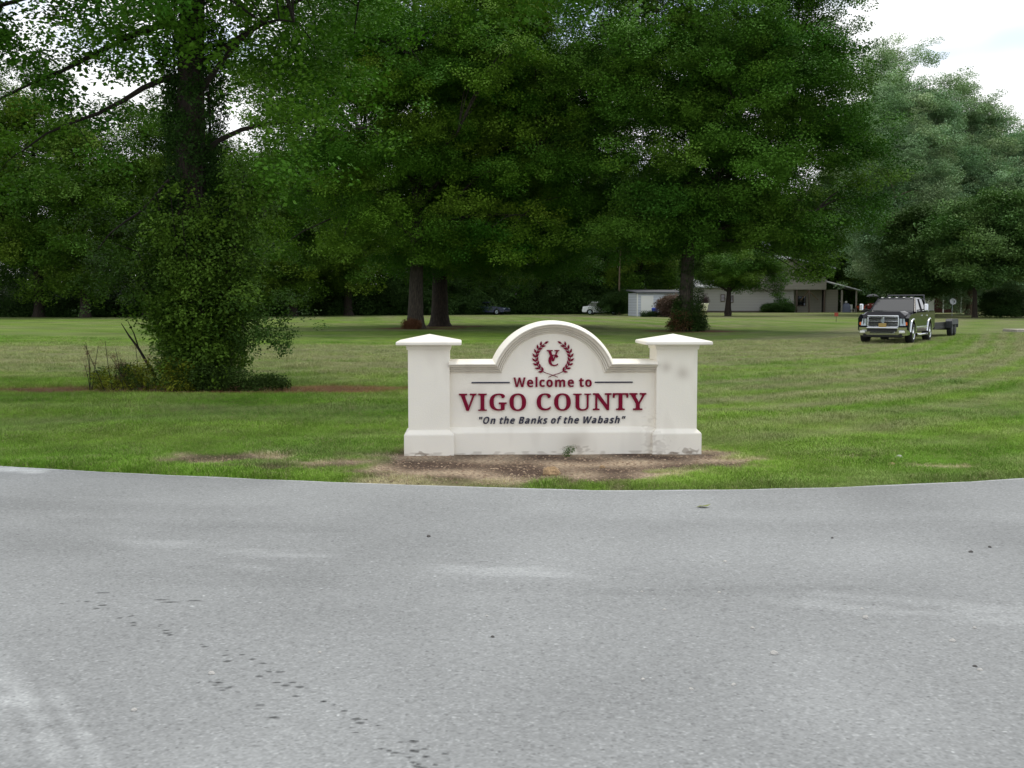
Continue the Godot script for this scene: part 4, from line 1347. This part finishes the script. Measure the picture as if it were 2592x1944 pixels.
func welcome_sign() -> void:
	var stucco := sign_material()
	var maroon := flat(Color(0.46, 0.04, 0.17), 0.6)
	maroon.metallic_specular = 0.25
	var navy := flat(Color(0.13, 0.13, 0.22), 0.5)
	var s := thing("welcome_sign", "cream stucco welcome sign with two capped piers and an arched panel by the road", "sign", Vector3(0.465, -0.005, -12.28), deg_to_rad(2.6))
	# z = 0 is the middle of the wall; piers
	var px := 1.424
	for side in [-1.0, 1.0]:
		var st := begin()
		var ph := 0.236
		stack(st, [[-0.25, 0.284, 0.284], [0.255, 0.284, 0.284], [0.268, 0.279, 0.279], [0.307, 0.240, 0.240], [0.316, 0.236, 0.236], [1.228, ph, ph], [1.229, ph + 0.012, ph + 0.012], [1.282, ph + 0.022, ph + 0.022]], Vector3(side * px, 0, 0))
		var p := put("pier", done(st), stucco, s)
		if side > 0:
			p.set_meta("label", "right pier with two grey smudges near its top")
		st = begin()
		var hw := 0.368 if side < 0 else 0.382
		stack(st, [[1.283, hw - 0.012, hw - 0.012], [1.292, hw, hw], [1.316, hw, hw], [1.327, hw - 0.012, hw - 0.012], [1.404, 0.001, 0.001]], Vector3(side * (px - 0.004), 0, 0))
		put("pier_cap", done(st), stucco, s)
	# the wall between: its face
	var x0 := -1.196
	var x1 := 1.196
	var ys := 1.103
	var rr := 0.752
	var yc := 0.805
	var face := PackedVector2Array([Vector2(x0, -0.25), Vector2(x1, -0.25), Vector2(x1, ys - 0.1)])
	var ri := rr - 0.1
	var half := sqrt(ri * ri - pow(ys - 0.1 - yc, 2.0))
	var a0 := atan2(ys - 0.1 - yc, half)
	for k in 41:
		var a := lerpf(a0, PI - a0, k / 40.0)
		face.append(Vector2(cos(a) * ri, yc + sin(a) * ri))
	face.append(Vector2(x0, ys - 0.1))
	var st := begin()
	prism(st, face, -0.15, 0.15)
	put("panel", done(st), stucco, s)
	# its plinth
	st = begin()
	var prof := [[-0.25, 0.222], [0.268, 0.222], [0.282, 0.216], [0.322, 0.166], [0.332, 0.150]]
	for i in prof.size() - 1:
		for z in [-1.0, 1.0]:
			quad(st, Vector3(x0, prof[i][0], z * prof[i][1]), Vector3(x1, prof[i][0], z * prof[i][1]), Vector3(x1, prof[i + 1][0], z * prof[i + 1][1]), Vector3(x0, prof[i + 1][0], z * prof[i + 1][1]), Vector3(0, 0.3, z))
	for x in [x0, x1]:
		quad(st, Vector3(x, -0.25, -0.222), Vector3(x, -0.25, 0.222), Vector3(x, 0.282, 0.216), Vector3(x, 0.282, -0.216), Vector3(x, 0, 0))
	put("plinth", done(st), stucco, s)
	# stepped cornice following shoulders and arch: [inward, forward]
	var steps := [[-0.002, 0.0], [-0.002, 0.165], [0.006, 0.220], [0.034, 0.300], [0.043, 0.300], [0.045, 0.262], [0.050, 0.262], [0.052, 0.272], [0.074, 0.238], [0.076, 0.196], [0.085, 0.196], [0.087, 0.224], [0.097, 0.210], [0.099, 0.176], [0.107, 0.176], [0.109, 0.200], [0.119, 0.188], [0.121, 0.158], [0.129, 0.158], [0.131, 0.178], [0.142, 0.164], [0.145, 0.148]]
	st = begin()
	var lines := []
	for q in steps:
		var o: float = q[0]
		var r2 := rr - o
		var y := ys - o
		var w := sqrt(r2 * r2 - (y - yc) * (y - yc))
		var b0 := atan2(y - yc, w)
		var line := [Vector2(x1, y), Vector2((x1 + w) * 0.5, y)]
		for k in 49:
			var a := lerpf(b0, PI - b0, k / 48.0)
			line.append(Vector2(cos(a) * r2, yc + sin(a) * r2))
		line.append(Vector2((x0 - w) * 0.5, y))
		line.append(Vector2(x0, y))
		lines.append(line)
	for i in steps.size() - 1:
		for k in lines[i].size() - 1:
			for z in [-1.0, 1.0]:
				var a: Vector2 = lines[i][k]
				var b: Vector2 = lines[i][k + 1]
				var c: Vector2 = lines[i + 1][k + 1]
				var d: Vector2 = lines[i + 1][k]
				var va := Vector3(a.x, a.y, z * steps[i][1])
				var vb := Vector3(b.x, b.y, z * steps[i][1])
				var vc := Vector3(c.x, c.y, z * steps[i + 1][1])
				var vd := Vector3(d.x, d.y, z * steps[i + 1][1])
				var dz: float = steps[i + 1][1] - steps[i][1]
				var up := Vector3(a.x * 0.6, 1.0, 0).normalized()
				var dn: float = steps[i + 1][0] - steps[i][0]
				quad(st, va, vb, vc, vd, up * dz + Vector3(0, 0, z) * dn)
	put("cornice", done(st), stucco, s)
	# lettering
	var serif := SystemFont.new()
	serif.font_names = PackedStringArray(["Droid Serif"])
	serif.font_weight = 700
	var sans := SystemFont.new()
	sans.font_names = PackedStringArray(["Droid Sans"])
	sans.font_weight = 700
	var k := 0.001835
	letters(s, "Welcome to", sans, -248 * k, 248 * k, 0.797, 0.108, 0.152, 0.016, maroon, 0.0, 1.08)
	letters(s, "VIGO COUNTY", serif, -590 * k, 590 * k, 0.525, 0.197, 0.152, 0.022, maroon, 0.0, 1.05)
	letters(s, "\"On the Banks of the Wabash\"", sans, -472 * k, 458 * k, 0.372, 0.080, 0.152, 0.012, navy, 0.26, 1.10)
	for x in [-391, 384]:
		put("rule", boxmesh(Vector3(x * k, 0.848, 0.157), Vector3(240 * k, 0.015, 0.014), 0.002), navy, s)
	# laurel wreath with the V and C inside it
	var wreath := Node3D.new()
	wreath.name = "wreath"
	s.add_child(wreath)
	wreath.position = Vector3(0.0, 1.108, 0.152)
	for side in [-1.0, 1.0]:
		st = begin()
		var pts := []
		var rad := []
		for i in 25:
			var a := lerpf(-PI * 0.5 - 0.30, -PI * 0.5 - 2.62, i / 24.0)
			pts.append(Vector3(side * cos(a) * 0.2, sin(a) * 0.188 + 0.022, 0.008))
			rad.append(0.004)
		pts.push_front(Vector3(0.0, -0.176, 0.009 + side * 0.001))
		pts.push_front(Vector3(side * 0.055, -0.2, 0.008))
		rad.append_array([0.004, 0.004])
		tube(st, pts, rad, 5)
		for i in 9:
			var t := 0.06 + 0.94 * i / 8.0
			var a := lerpf(-PI * 0.5 - 0.45, -PI * 0.5 - 2.58, t)
			var at := Vector2(side * cos(a) * 0.2, sin(a) * 0.188 + 0.022)
			var along := Vector2(side * sin(a), -cos(a)).normalized()
			for turn in ([-0.62, 0.62] if i < 8 else [0.0]):
				var d := along.rotated(turn)
				var n := Vector2(-d.y, d.x)
				var o := at + d * 0.008
				var poly := PackedVector2Array([o, o + d * 0.016 + n * 0.011, o + d * 0.032 + n * 0.0115, o + d * 0.056, o + d * 0.032 - n * 0.0115, o + d * 0.016 - n * 0.011])
				prism(st, poly, 0.0, 0.013)
		put("laurel_branch", done(st), maroon, wreath)
	letters(wreath, "V", serif, -0.072, 0.072, -0.016, 0.13, 0.003, 0.013, maroon)
	letters(wreath, "C", serif, -0.066, 0.066, -0.071, 0.132, 0.0, 0.012, maroon)

# ---------------------------------------------------------------- pickup and trailer
func truck() -> void:
	# origin on the ground under the front axle, nose towards +z
	var at := (gp(16.15, 42.7) + gp(14.3, 43.2)) * 0.5
	var t := thing("pickup_truck", "dark blue pickup truck with chrome grille and bumper parked nose-on in the grass", "pickup truck", at + Vector3(0.1, -0.01, -0.1), -atan2(0.52, 0.85))
	var st := begin()
	# body sides with wheel arches
	var f := Transform3D(Basis(Vector3(0, 0, 1), Vector3(0, 1, 0), Vector3(1, 0, 0)), Vector3.ZERO)
	var side := PackedVector2Array([Vector2(0.86, 0.55), Vector2(0.88, 1.02), Vector2(0.5, 1.16), Vector2(-0.7, 1.24), Vector2(-3.35, 1.28), Vector2(-4.72, 1.32), Vector2(-4.75, 0.62)])
	for wz in [-3.57, 0.0]:
		for k in 9:
			var a := PI - PI * k / 8.0
			side.append(Vector2(wz + cos(a) * 0.53, 0.46 + sin(a) * 0.5))
	for s in [-1.0, 1.0]:
		prism(st, side, s * 0.82, s * 0.985, f)
	# hood and front
	loft(st, [
		[Vector3(-0.80, 0.6, -0.72), Vector3(0.80, 0.6, -0.72), Vector3(0.88, 1.26, -0.72), Vector3(0.74, 1.335, -0.72), Vector3(-0.74, 1.335, -0.72), Vector3(-0.88, 1.26, -0.72)],
		[Vector3(-0.80, 0.6, 0.3), Vector3(0.80, 0.6, 0.3), Vector3(0.86, 1.22, 0.3), Vector3(0.7, 1.312, 0.3), Vector3(-0.7, 1.312, 0.3), Vector3(-0.86, 1.22, 0.3)],
		[Vector3(-0.80, 0.6, 0.82), Vector3(0.80, 0.6, 0.82), Vector3(0.82, 1.12, 0.82), Vector3(0.62, 1.285, 0.82), Vector3(-0.62, 1.285, 0.82), Vector3(-0.82, 1.12, 0.82)],
		[Vector3(-0.78, 0.6, 0.9), Vector3(0.78, 0.6, 0.9), Vector3(0.76, 0.98, 0.9), Vector3(0.6, 1.13, 0.9), Vector3(-0.6, 1.13, 0.9), Vector3(-0.76, 0.98, 0.9)]])
	# bed floor and tail, cab floor
	box(st, Vector3(0, 0.8, -2.1), Vector3(1.64, 0.5, 2.7))
	box(st, Vector3(0, 0.85, -4.68), Vector3(1.64, 0.9, 0.1))
	box(st, Vector3(0, 0.7, -4.0), Vector3(1.64, 0.12, 1.3))
	put("body", done(st), M.paint, t)
	# cab
	st = begin()
	box(st, Vector3(0, 1.12, -2.0), Vector3(1.9, 0.26, 2.6), 0.03)
	loft(st, [[Vector3(-0.74, 1.80, -1.45), Vector3(0.74, 1.80, -1.45), Vector3(0.74, 1.80, -3.1), Vector3(-0.74, 1.80, -3.1)], [Vector3(-0.72, 1.86, -1.6), Vector3(0.72, 1.86, -1.6), Vector3(0.70, 1.86, -3.0), Vector3(-0.70, 1.86, -3.0)]])
	for s in [-1.0, 1.0]:
		for q in [[Vector3(0.90, 1.24, -0.72), Vector3(0.73, 1.80, -1.48), 0.06], [Vector3(0.93, 1.24, -2.05), Vector3(0.75, 1.80, -2.08), 0.06], [Vector3(0.92, 1.24, -3.3), Vector3(0.74, 1.80, -3.08), 0.09]]:
			var a := Vector3(q[0].x * s, q[0].y, q[0].z)
			var b := Vector3(q[1].x * s, q[1].y, q[1].z)
			tube(st, [a, b], [q[2] * 0.8, q[2] * 0.7], 6)
	put("cab", done(st), M.paint, t)
	st = begin()
	quad(st, Vector3(-0.84, 1.30, -0.74), Vector3(0.84, 1.30, -0.74), Vector3(0.71, 1.80, -1.46), Vector3(-0.71, 1.80, -1.46), Vector3(0, 0.6, 1))
	put("windscreen", done(st), M.glass, t)
	st = begin()
	quad(st, Vector3(-0.80, 1.26, -3.28), Vector3(0.80, 1.26, -3.28), Vector3(0.7, 1.79, -3.1), Vector3(-0.7, 1.79, -3.1), Vector3(0, 0, -1))
	put("rear_window", done(st), M.glass, t)
	for s in [-1.0, 1.0]:
		for q in [[-0.86, -1.5, -2.0, -2.04], [-2.1, -2.12, -3.2, -3.04]]:
			st = begin()
			quad(st, Vector3(s * 0.925, 1.25, q[0]), Vector3(s * 0.925, 1.25, q[2]), Vector3(s * 0.755, 1.79, q[3]), Vector3(s * 0.755, 1.79, q[1]), Vector3(s, 0.2, 0))
			put("side_window", done(st), M.glass, t)
	# seats seen as dark shapes behind the glass are left to the tint
	# grille: chrome frame, cross and dark mesh
	put("grille_mesh", boxmesh(Vector3(0, 0.89, 0.915), Vector3(1.14, 0.42, 0.05)), M.black, t)
	st = begin()
	box(st, Vector3(0, 1.095, 0.94), Vector3(1.22, 0.075, 0.09), 0.02)
	box(st, Vector3(0, 0.68, 0.94), Vector3(1.22, 0.05, 0.09), 0.02)
	for s in [-1.0, 1.0]:
		box(st, Vector3(s * 0.59, 0.88, 0.94), Vector3(0.055, 0.37, 0.09), 0.02)
	box(st, Vector3(0, 0.9, 0.95), Vector3(1.13, 0.045, 0.06), 0.012)
	box(st, Vector3(0, 0.89, 0.952), Vector3(0.10, 0.37, 0.065), 0.012)
	for y in [0.76, 0.82, 0.97, 1.03]:
		box(st, Vector3(0, y, 0.942), Vector3(1.13, 0.01, 0.02))
	var gr := put("grille", done(st), M.chrome, t)
	st = begin()
	prism(st, PackedVector2Array([Vector2(-0.07, 0.98), Vector2(0.07, 0.98), Vector2(0.065, 0.89), Vector2(0, 0.83), Vector2(-0.065, 0.89)]), 0.983, 1.0)
	put("badge", done(st), M.lens, gr)
	put("licence_plate", boxmesh(Vector3(0, 0.745, 1.0), Vector3(0.3, 0.15, 0.012), 0.003), flat(Color(0.62, 0.52, 0.28), 0.5), t)
	# bumper
	st = begin()
	var bp := []
	for q in [[0.52, 1.0], [0.66, 1.04], [0.68, 1.0]]:
		pass
	loft(st, [[Vector3(-0.97, 0.36, 0.58), Vector3(-1.0, 0.64, 0.62), Vector3(-0.95, 0.66, 0.55), Vector3(-0.95, 0.36, 0.55)], [Vector3(-0.92, 0.33, 0.88), Vector3(-0.92, 0.655, 0.98), Vector3(-0.85, 0.66, 0.85), Vector3(-0.85, 0.33, 0.85)], [Vector3(-0.6, 0.32, 1.0), Vector3(-0.6, 0.655, 1.10), Vector3(-0.6, 0.66, 0.92), Vector3(-0.6, 0.33, 0.92)], [Vector3(0.6, 0.32, 1.0), Vector3(0.6, 0.655, 1.10), Vector3(0.6, 0.66, 0.92), Vector3(0.6, 0.33, 0.92)], [Vector3(0.92, 0.33, 0.88), Vector3(0.92, 0.655, 0.98), Vector3(0.85, 0.66, 0.85), Vector3(0.85, 0.33, 0.85)], [Vector3(0.97, 0.36, 0.58), Vector3(1.0, 0.64, 0.62), Vector3(0.95, 0.66, 0.55), Vector3(0.95, 0.36, 0.55)]])
	box(st, Vector3(0, 0.625, 1.10), Vector3(1.22, 0.06, 0.05), 0.02)
	box(st, Vector3(0, 0.43, 1.07), Vector3(0.95, 0.06, 0.06), 0.02)
	var bm := put("bumper", done(st), M.chrome, t)
	put("air_intake", boxmesh(Vector3(0, 0.53, 1.10), Vector3(1.14, 0.09, 0.03)), M.black, bm)
	put("valance", boxmesh(Vector3(0, 0.33, 0.86), Vector3(1.5, 0.16, 0.3), 0.03), M.black, t)
	put("chassis", boxmesh(Vector3(0, 0.5, -1.9), Vector3(1.1, 0.24, 5.2)), M.black, t)
	for s in [-1.0, 1.0]:
		st = begin()
		loft(st, [[Vector3(s * 0.64, 0.72, 0.93), Vector3(s * 0.64, 1.0, 0.93), Vector3(s * 0.64, 1.0, 0.8), Vector3(s * 0.64, 0.72, 0.8)], [Vector3(s * 0.86, 0.72, 0.88), Vector3(s * 0.86, 1.0, 0.86), Vector3(s * 0.86, 1.0, 0.75), Vector3(s * 0.86, 0.72, 0.75)], [Vector3(s * 0.99, 0.74, 0.66), Vector3(s * 0.99, 0.98, 0.62), Vector3(s * 0.9, 0.98, 0.55), Vector3(s * 0.9, 0.74, 0.55)]])
		var hl := put("headlight", done(st), M.lens, t)
		put("turn_lamp", boxmesh(Vector3(s * 0.90, 0.80, 0.85), Vector3(0.10, 0.13, 0.06), 0.015, Basis(Vector3.UP, s * 0.6)), M.amber, hl)
		put("fog_lamp", boxmesh(Vector3(s * 0.76, 0.47, 1.06), Vector3(0.22, 0.09, 0.06), 0.02, Basis(Vector3.UP, s * 0.28)), M.white_plastic, bm)
		# tow mirrors
		st = begin()
		tube(st, [Vector3(s * 0.93, 1.27, -0.95), Vector3(s * 1.3, 1.29, -0.92)], [0.03, 0.028], 6)
		tube(st, [Vector3(s * 0.93, 1.33, -0.95), Vector3(s * 1.2, 1.37, -0.92)], [0.022, 0.02], 6)
		var ar := put("mirror_arm", done(st), M.black, t)
		put("mirror", boxmesh(Vector3(s * 1.29, 1.45, -0.92), Vector3(0.18, 0.30, 0.12), 0.04), M.chrome, ar)
		# flares round the wheels and the running board
		for wz in [-3.57, 0.0]:
			st = begin()
			var pts := []
			var rad := []
			for k in 13:
				var a := PI * k / 12.0
				pts.append(Vector3(s * 0.985, 0.46 + sin(a) * 0.52, wz + cos(a) * 0.55))
				rad.append(0.04)
			tube(st, pts, rad, 6)
			put("wheel_arch_trim", done(st), M.chrome, t)
			wheel(t, Vector3(s * 0.87, 0.41, wz), 0.41, 0.28, M.chrome)
		st = begin()
		tube(st, [Vector3(s * 0.98, 0.36, -0.75), Vector3(s * 1.03, 0.34, -0.9), Vector3(s * 1.03, 0.34, -2.75), Vector3(s * 0.98, 0.36, -2.9)], [0.05, 0.05, 0.05, 0.05], 8)
		put("running_board", done(st), M.chrome, t)
		put("side_moulding", boxmesh(Vector3(s * 0.99, 0.64, -1.85), Vector3(0.025, 0.07, 2.3), 0.01), M.chrome, t)
		for z in [-1.75, -2.85]:
			put("door_handle", boxmesh(Vector3(s * 0.99, 1.12, z), Vector3(0.035, 0.04, 0.2), 0.012), M.chrome, t)
	for i in 5:
		put("roof_marker_lamp", boxmesh(Vector3(-0.58 + 0.29 * i, 1.855, -1.58), Vector3(0.09, 0.045, 0.1), 0.015), M.white_plastic, t)
	# rack behind the cab
	st = begin()
	box(st, Vector3(0, 1.97, -3.42), Vector3(1.5, 0.06, 0.07), 0.015)
	for s in [-1.0, 1.0]:
		box(st, Vector3(s * 0.74, 1.66, -3.42), Vector3(0.06, 0.68, 0.07), 0.015)
	for x in [-0.3, 0.0, 0.3]:
		box(st, Vector3(x, 1.62, -3.42), Vector3(0.04, 0.66, 0.04))
	put("headache_rack", done(st), M.grey_steel, t)

func trailer() -> void:
	var dir := Vector3(0.522, 0.0085, -0.853).normalized()
	var axle := gp(20.3, 51.7)
	var t := thing("flatbed_trailer", "low black flatbed trailer with boxy fenders hitched behind the pickup", "trailer", axle, -atan2(0.522, 0.853))
	var st := begin()
	box(st, Vector3(0, 0.42, 0.9), Vector3(1.9, 0.12, 5.0), 0.01)
	for s in [-1.0, 1.0]:
		box(st, Vector3(s * 0.9, 0.58, 0.9), Vector3(0.06, 0.2, 5.0), 0.01)
	box(st, Vector3(0, 0.58, 3.38), Vector3(1.86, 0.2, 0.06), 0.01)
	put("frame", done(st), M.black, t)
	st = begin()
	for s in [-1.0, 1.0]:
		box(st, Vector3(s * 0.38, 0.45, 3.95), Vector3(0.08, 0.1, 1.35), 0.01, Basis(Vector3.UP, -s * 0.5))
	box(st, Vector3(0, 0.47, 4.65), Vector3(0.1, 0.1, 0.3), 0.01)
	put("drawbar", done(st), M.black, t)
	for i in 9:
		put("deck_plank", boxmesh(Vector3(-0.76 + 0.19 * i, 0.50, 0.9), Vector3(0.18, 0.04, 4.9), 0.006), M.wood, t)
	for s in [-1.0, 1.0]:
		st = begin()
		var f := Transform3D(Basis(Vector3(0, 0, 1), Vector3(0, 1, 0), Vector3(1, 0, 0)), Vector3.ZERO)
		prism(st, PackedVector2Array([Vector2(0.62, 0.40), Vector2(0.62, 0.72), Vector2(0.5, 0.82), Vector2(-1.1, 0.82), Vector2(-1.22, 0.72), Vector2(-1.22, 0.40), Vector2(-1.18, 0.40), Vector2(-1.18, 0.70), Vector2(-1.08, 0.78), Vector2(0.48, 0.78), Vector2(0.58, 0.70), Vector2(0.58, 0.40)]), s * 0.96, s * 1.26, f)
		prism(st, PackedVector2Array([Vector2(0.6, 0.56), Vector2(0.6, 0.72), Vector2(0.49, 0.80), Vector2(-1.09, 0.80), Vector2(-1.2, 0.72), Vector2(-1.2, 0.56)]), s * 1.235, s * 1.255, f)
		prism(st, PackedVector2Array([Vector2(0.62, 0.40), Vector2(0.62, 0.70), Vector2(0.61, 0.70), Vector2(0.61, 0.40)]), s * 0.96, s * 1.26, f)
		put("fender", done(st), M.grey_steel, t)
		for z in [0.15, -0.68]:
			wheel(t, Vector3(s * 1.10, 0.33, z), 0.33, 0.22, M.grey_steel)
	put("axle", boxmesh(Vector3(0, 0.33, -0.26), Vector3(2.1, 0.08, 0.08)), M.black, t)

# ---------------------------------------------------------------- grass, stones
func grass() -> void:
	var r := RandomNumberGenerator.new()
	r.seed = 5
	var st := begin()
	for i in 13:
		var a := r.randf() * TAU
		var o := Vector3(r.randf_range(-0.05, 0.05), 0, r.randf_range(-0.05, 0.05))
		var h := r.randf_range(0.025, 0.062)
		var bend := Vector3(cos(a), 0, sin(a)) * h * r.randf_range(0.25, 0.9)
		var sd := Vector3(-sin(a), 0, cos(a)) * 0.0028
		var mid := o + bend * 0.4 + Vector3.UP * h * 0.62
		tri(st, o - sd, o + sd, mid, bend + Vector3.UP)
		tri(st, mid - sd * 0.8, mid + sd * 0.8, o + bend + Vector3.UP * h, bend + Vector3.UP)
	var tuft := done(st)
	rng.seed = 21
	var spots := []
	# [near, far, count, size]
	for q in [[0.0, 4.0, 130000, 1.0], [4.0, 12.0, 90000, 1.2], [12.0, 32.0, 60000, 1.6]]:
		for i in int(q[2]):
			var o: float = lerpf(q[0], q[1], rng.randf())
			var wide: float = (19.0 + o) * 0.55
			var x := rng.randf_range(-wide, wide)
			var d := edge(x) + o + 0.01
			if absf(x) > d * 0.52 + 0.4:
				continue
			if absf(x - 0.465) < 1.72 and absf(d - 12.28) < 0.3:
				continue
			var b := bare(x, d)
			if rng.randf() < b * 1.08:
				continue
			if rng.randf() < litter(x, d) * 0.9:
				continue
			var lush := 0.75 + 0.5 * noise_a.get_noise_2d(x * 8.0 + 7.0, d * 8.0) + 0.3 * smoothstep(0.4, 0.0, o) * noise_b.get_noise_1d(x * 30.0)
			var c := lawn_color(x, d)
			if rng.randf() < 0.10:
				c = c.lerp(Color(0.30, 0.26, 0.14), 0.7)
			spots.append([gp(x, d) - Vector3(0, 0.004, 0), q[3] * lush * rng.randf_range(0.7, 1.25), c * rng.randf_range(0.9, 1.5), 0.15])
	scatter("grass", tuft, M.blade, spots, self)

func clods() -> void:
	rng.seed = 88
	var st := begin()
	loft(st, [[Vector3(-0.8, 0, -0.6), Vector3(0.7, 0, -0.8), Vector3(0.9, 0, 0.5), Vector3(-0.5, 0, 0.8)], [Vector3(-0.5, 0.55, -0.4), Vector3(0.4, 0.7, -0.4), Vector3(0.55, 0.45, 0.3), Vector3(-0.3, 0.6, 0.5)]])
	var clod := done(st)
	var spots := []
	var tries := 0
	while spots.size() < 5200 and tries < 60000:
		tries += 1
		var x := rng.randf_range(-4.4, 5.0)
		var d := edge(x) + 0.03 + rng.randf() * 3.4
		if rng.randf() > bare(x, d) or (absf(x - 0.465) < 1.75 and absf(d - 12.28) < 0.3):
			continue
		var c := Color(0.20, 0.135, 0.09).lerp(Color(0.42, 0.315, 0.215), pow(rng.randf(), 2.0))
		spots.append([gp(x, d) - Vector3(0, 0.003, 0), 0.005 + 0.015 * pow(rng.randf(), 3.0), c, 0.3])
	var m := flat(Color.WHITE, 0.95)
	m.vertex_color_use_as_albedo = true
	scatter("earth_clods", clod, m, spots, self)

func pebble(size: float, seed_: int) -> ArrayMesh:
	var r := RandomNumberGenerator.new()
	r.seed = seed_
	var st := begin()
	var rings := []
	for j in 4:
		var y: float = [0.0, 0.3, 0.62, 0.85][j]
		var w: float = [0.85, 1.0, 0.8, 0.35][j]
		var ring := []
		for k in 7:
			var a := TAU * k / 7.0
			ring.append(Vector3(cos(a) * w * r.randf_range(0.8, 1.15), y * r.randf_range(0.9, 1.1), sin(a) * w * 0.8 * r.randf_range(0.8, 1.15)) * size)
		rings.append(ring)
	loft(st, rings)
	return done(st)

func small_things() -> void:
	var pale := grained(Color(0.78, 0.77, 0.75), 0.1, 0.75, 0.0, 20.0, 0.85, 61)
	var dark := grained(Color(0.36, 0.35, 0.34), 0.1, 0.75, 0.0, 20.0, 0.85, 62)
	var tan_stone := grained(Color(0.72, 0.60, 0.45), 0.06, 0.6, 0.4, 5.0, 0.95, 63)
	# rock in the dirt before the sign
	var rock := put("rock", pebble(0.11, 3), tan_stone)
	rock.position = gp(0.4, 10.57) + Vector3(0, -0.02, 0)
	tag(rock, "tan lump of stone in the bare earth before the sign", "rock")
	var k := 0
	for q in [[0.95, 11.0, 0.035, "second stone right of the tan lump in the bare earth"], [4.35, 11.75, 0.045, "whitish stone lying in the grass right of the sign"], [4.05, 11.15, 0.05, "small stone nearest the road in the grass at right"]]:
		k += 1
		var o := put("rock", pebble(q[2], 10 + k), pale if k == 2 else tan_stone)
		o.position = gp(q[0], q[1]) + Vector3(0, -0.005, 0)
		tag(o, q[3], "rock")
	# loose stones on the asphalt: [x, dist, size]
	var spots := [[1.94, 5.68, 0.022], [1.29, 5.08, 0.022], [2.25, 5.28, 0.018], [1.24, 6.2, 0.013], [1.28, 5.5, 0.013], [0.86, 5.84, 0.012], [1.98, 5.86, 0.013], [1.43, 6.97, 0.016], [0.78, 6.22, 0.011], [2.46, 5.5, 0.014], [2.2, 4.85, 0.014], [0.8, 4.6, 0.013], [0.6, 4.72, 0.013], [1.0, 4.65, 0.014], [-1.4, 4.8, 0.018], [-1.6, 4.35, 0.016], [-0.95, 5.1, 0.012], [-0.14, 5.72, 0.011]]
	var darks := [[3.2, 7.25, 0.018], [3.4, 7.4, 0.015], [2.37, 7.7, 0.014], [-0.62, 7.75, 0.02], [-0.1, 5.35, 0.012], [2.2, 4.9, 0.012]]
	var first: MeshInstance3D = null
	for q in spots:
		var o := put("loose_stone", pebble(1.0, 30 + (spots.find(q) % 4)), pale)
		o.position = Vector3(q[0], -0.002, -q[1])
		o.scale = Vector3.ONE * q[2]
		o.rotation.y = q[0] * 7.0
		tag(o, "small pale stone lying loose on the grey asphalt", "stone", "pale loose stones on the asphalt")
	for q in darks:
		var o := put("loose_stone", pebble(1.0, 40 + (darks.find(q) % 3)), dark)
		o.position = Vector3(q[0], -0.002, -q[1])
		o.scale = Vector3.ONE * q[2]
		o.rotation.y = q[0] * 7.0
		tag(o, "small dark stone lying loose on the grey asphalt", "stone", "dark loose stones on the asphalt")
	# a fallen leaf on the road
	var st := begin()
	var pts := [Vector3(-0.06, 0.004, 0.0), Vector3(-0.02, 0.018, 0.03), Vector3(0.03, 0.014, 0.025), Vector3(0.07, 0.03, 0.0), Vector3(0.03, 0.006, -0.03), Vector3(-0.02, 0.012, -0.03)]
	for i in range(1, 5):
		tri(st, pts[0], pts[i], pts[i + 1], Vector3.UP)
	var leaf := put("fallen_leaf", done(st), flat(Color(0.45, 0.48, 0.24), 0.7))
	leaf.position = Vector3(1.63, 0.002, -8.9)
	tag(leaf, "curled green leaf fallen on the road right of the sign", "leaf")
	# broad-leaved weeds in the lawn
	rng.seed = 71
	var weed := thing("lawn_weed", "pale clump of broad-leaved weed in the lawn at right", "weed", gp(9.2, 22.0))
	var sp := []
	for i in 14:
		sp.append([Vector3(rng.randfn() * 0.16, 0.06 + rng.randf() * 0.06, rng.randfn() * 0.1), rng.randf_range(0.2, 0.32), Color(0.16, 0.24, 0.07) * rng.randf_range(0.8, 1.3), 0.5])
	scatter("leaves", sprays.fine, M.leaf, sp, weed)
	weed = thing("lawn_weed", "green tuft sprouting from the earth against the sign's plinth", "weed", gp(0.67, 11.85))
	sp = []
	for i in 9:
		sp.append([Vector3(rng.randfn() * 0.05, 0.03 + rng.randf() * 0.08, rng.randfn() * 0.03), rng.randf_range(0.1, 0.16), Color(0.07, 0.13, 0.03) * rng.randf_range(0.8, 1.3), 0.8])
	scatter("leaves", sprays.fine, M.leaf, sp, weed)
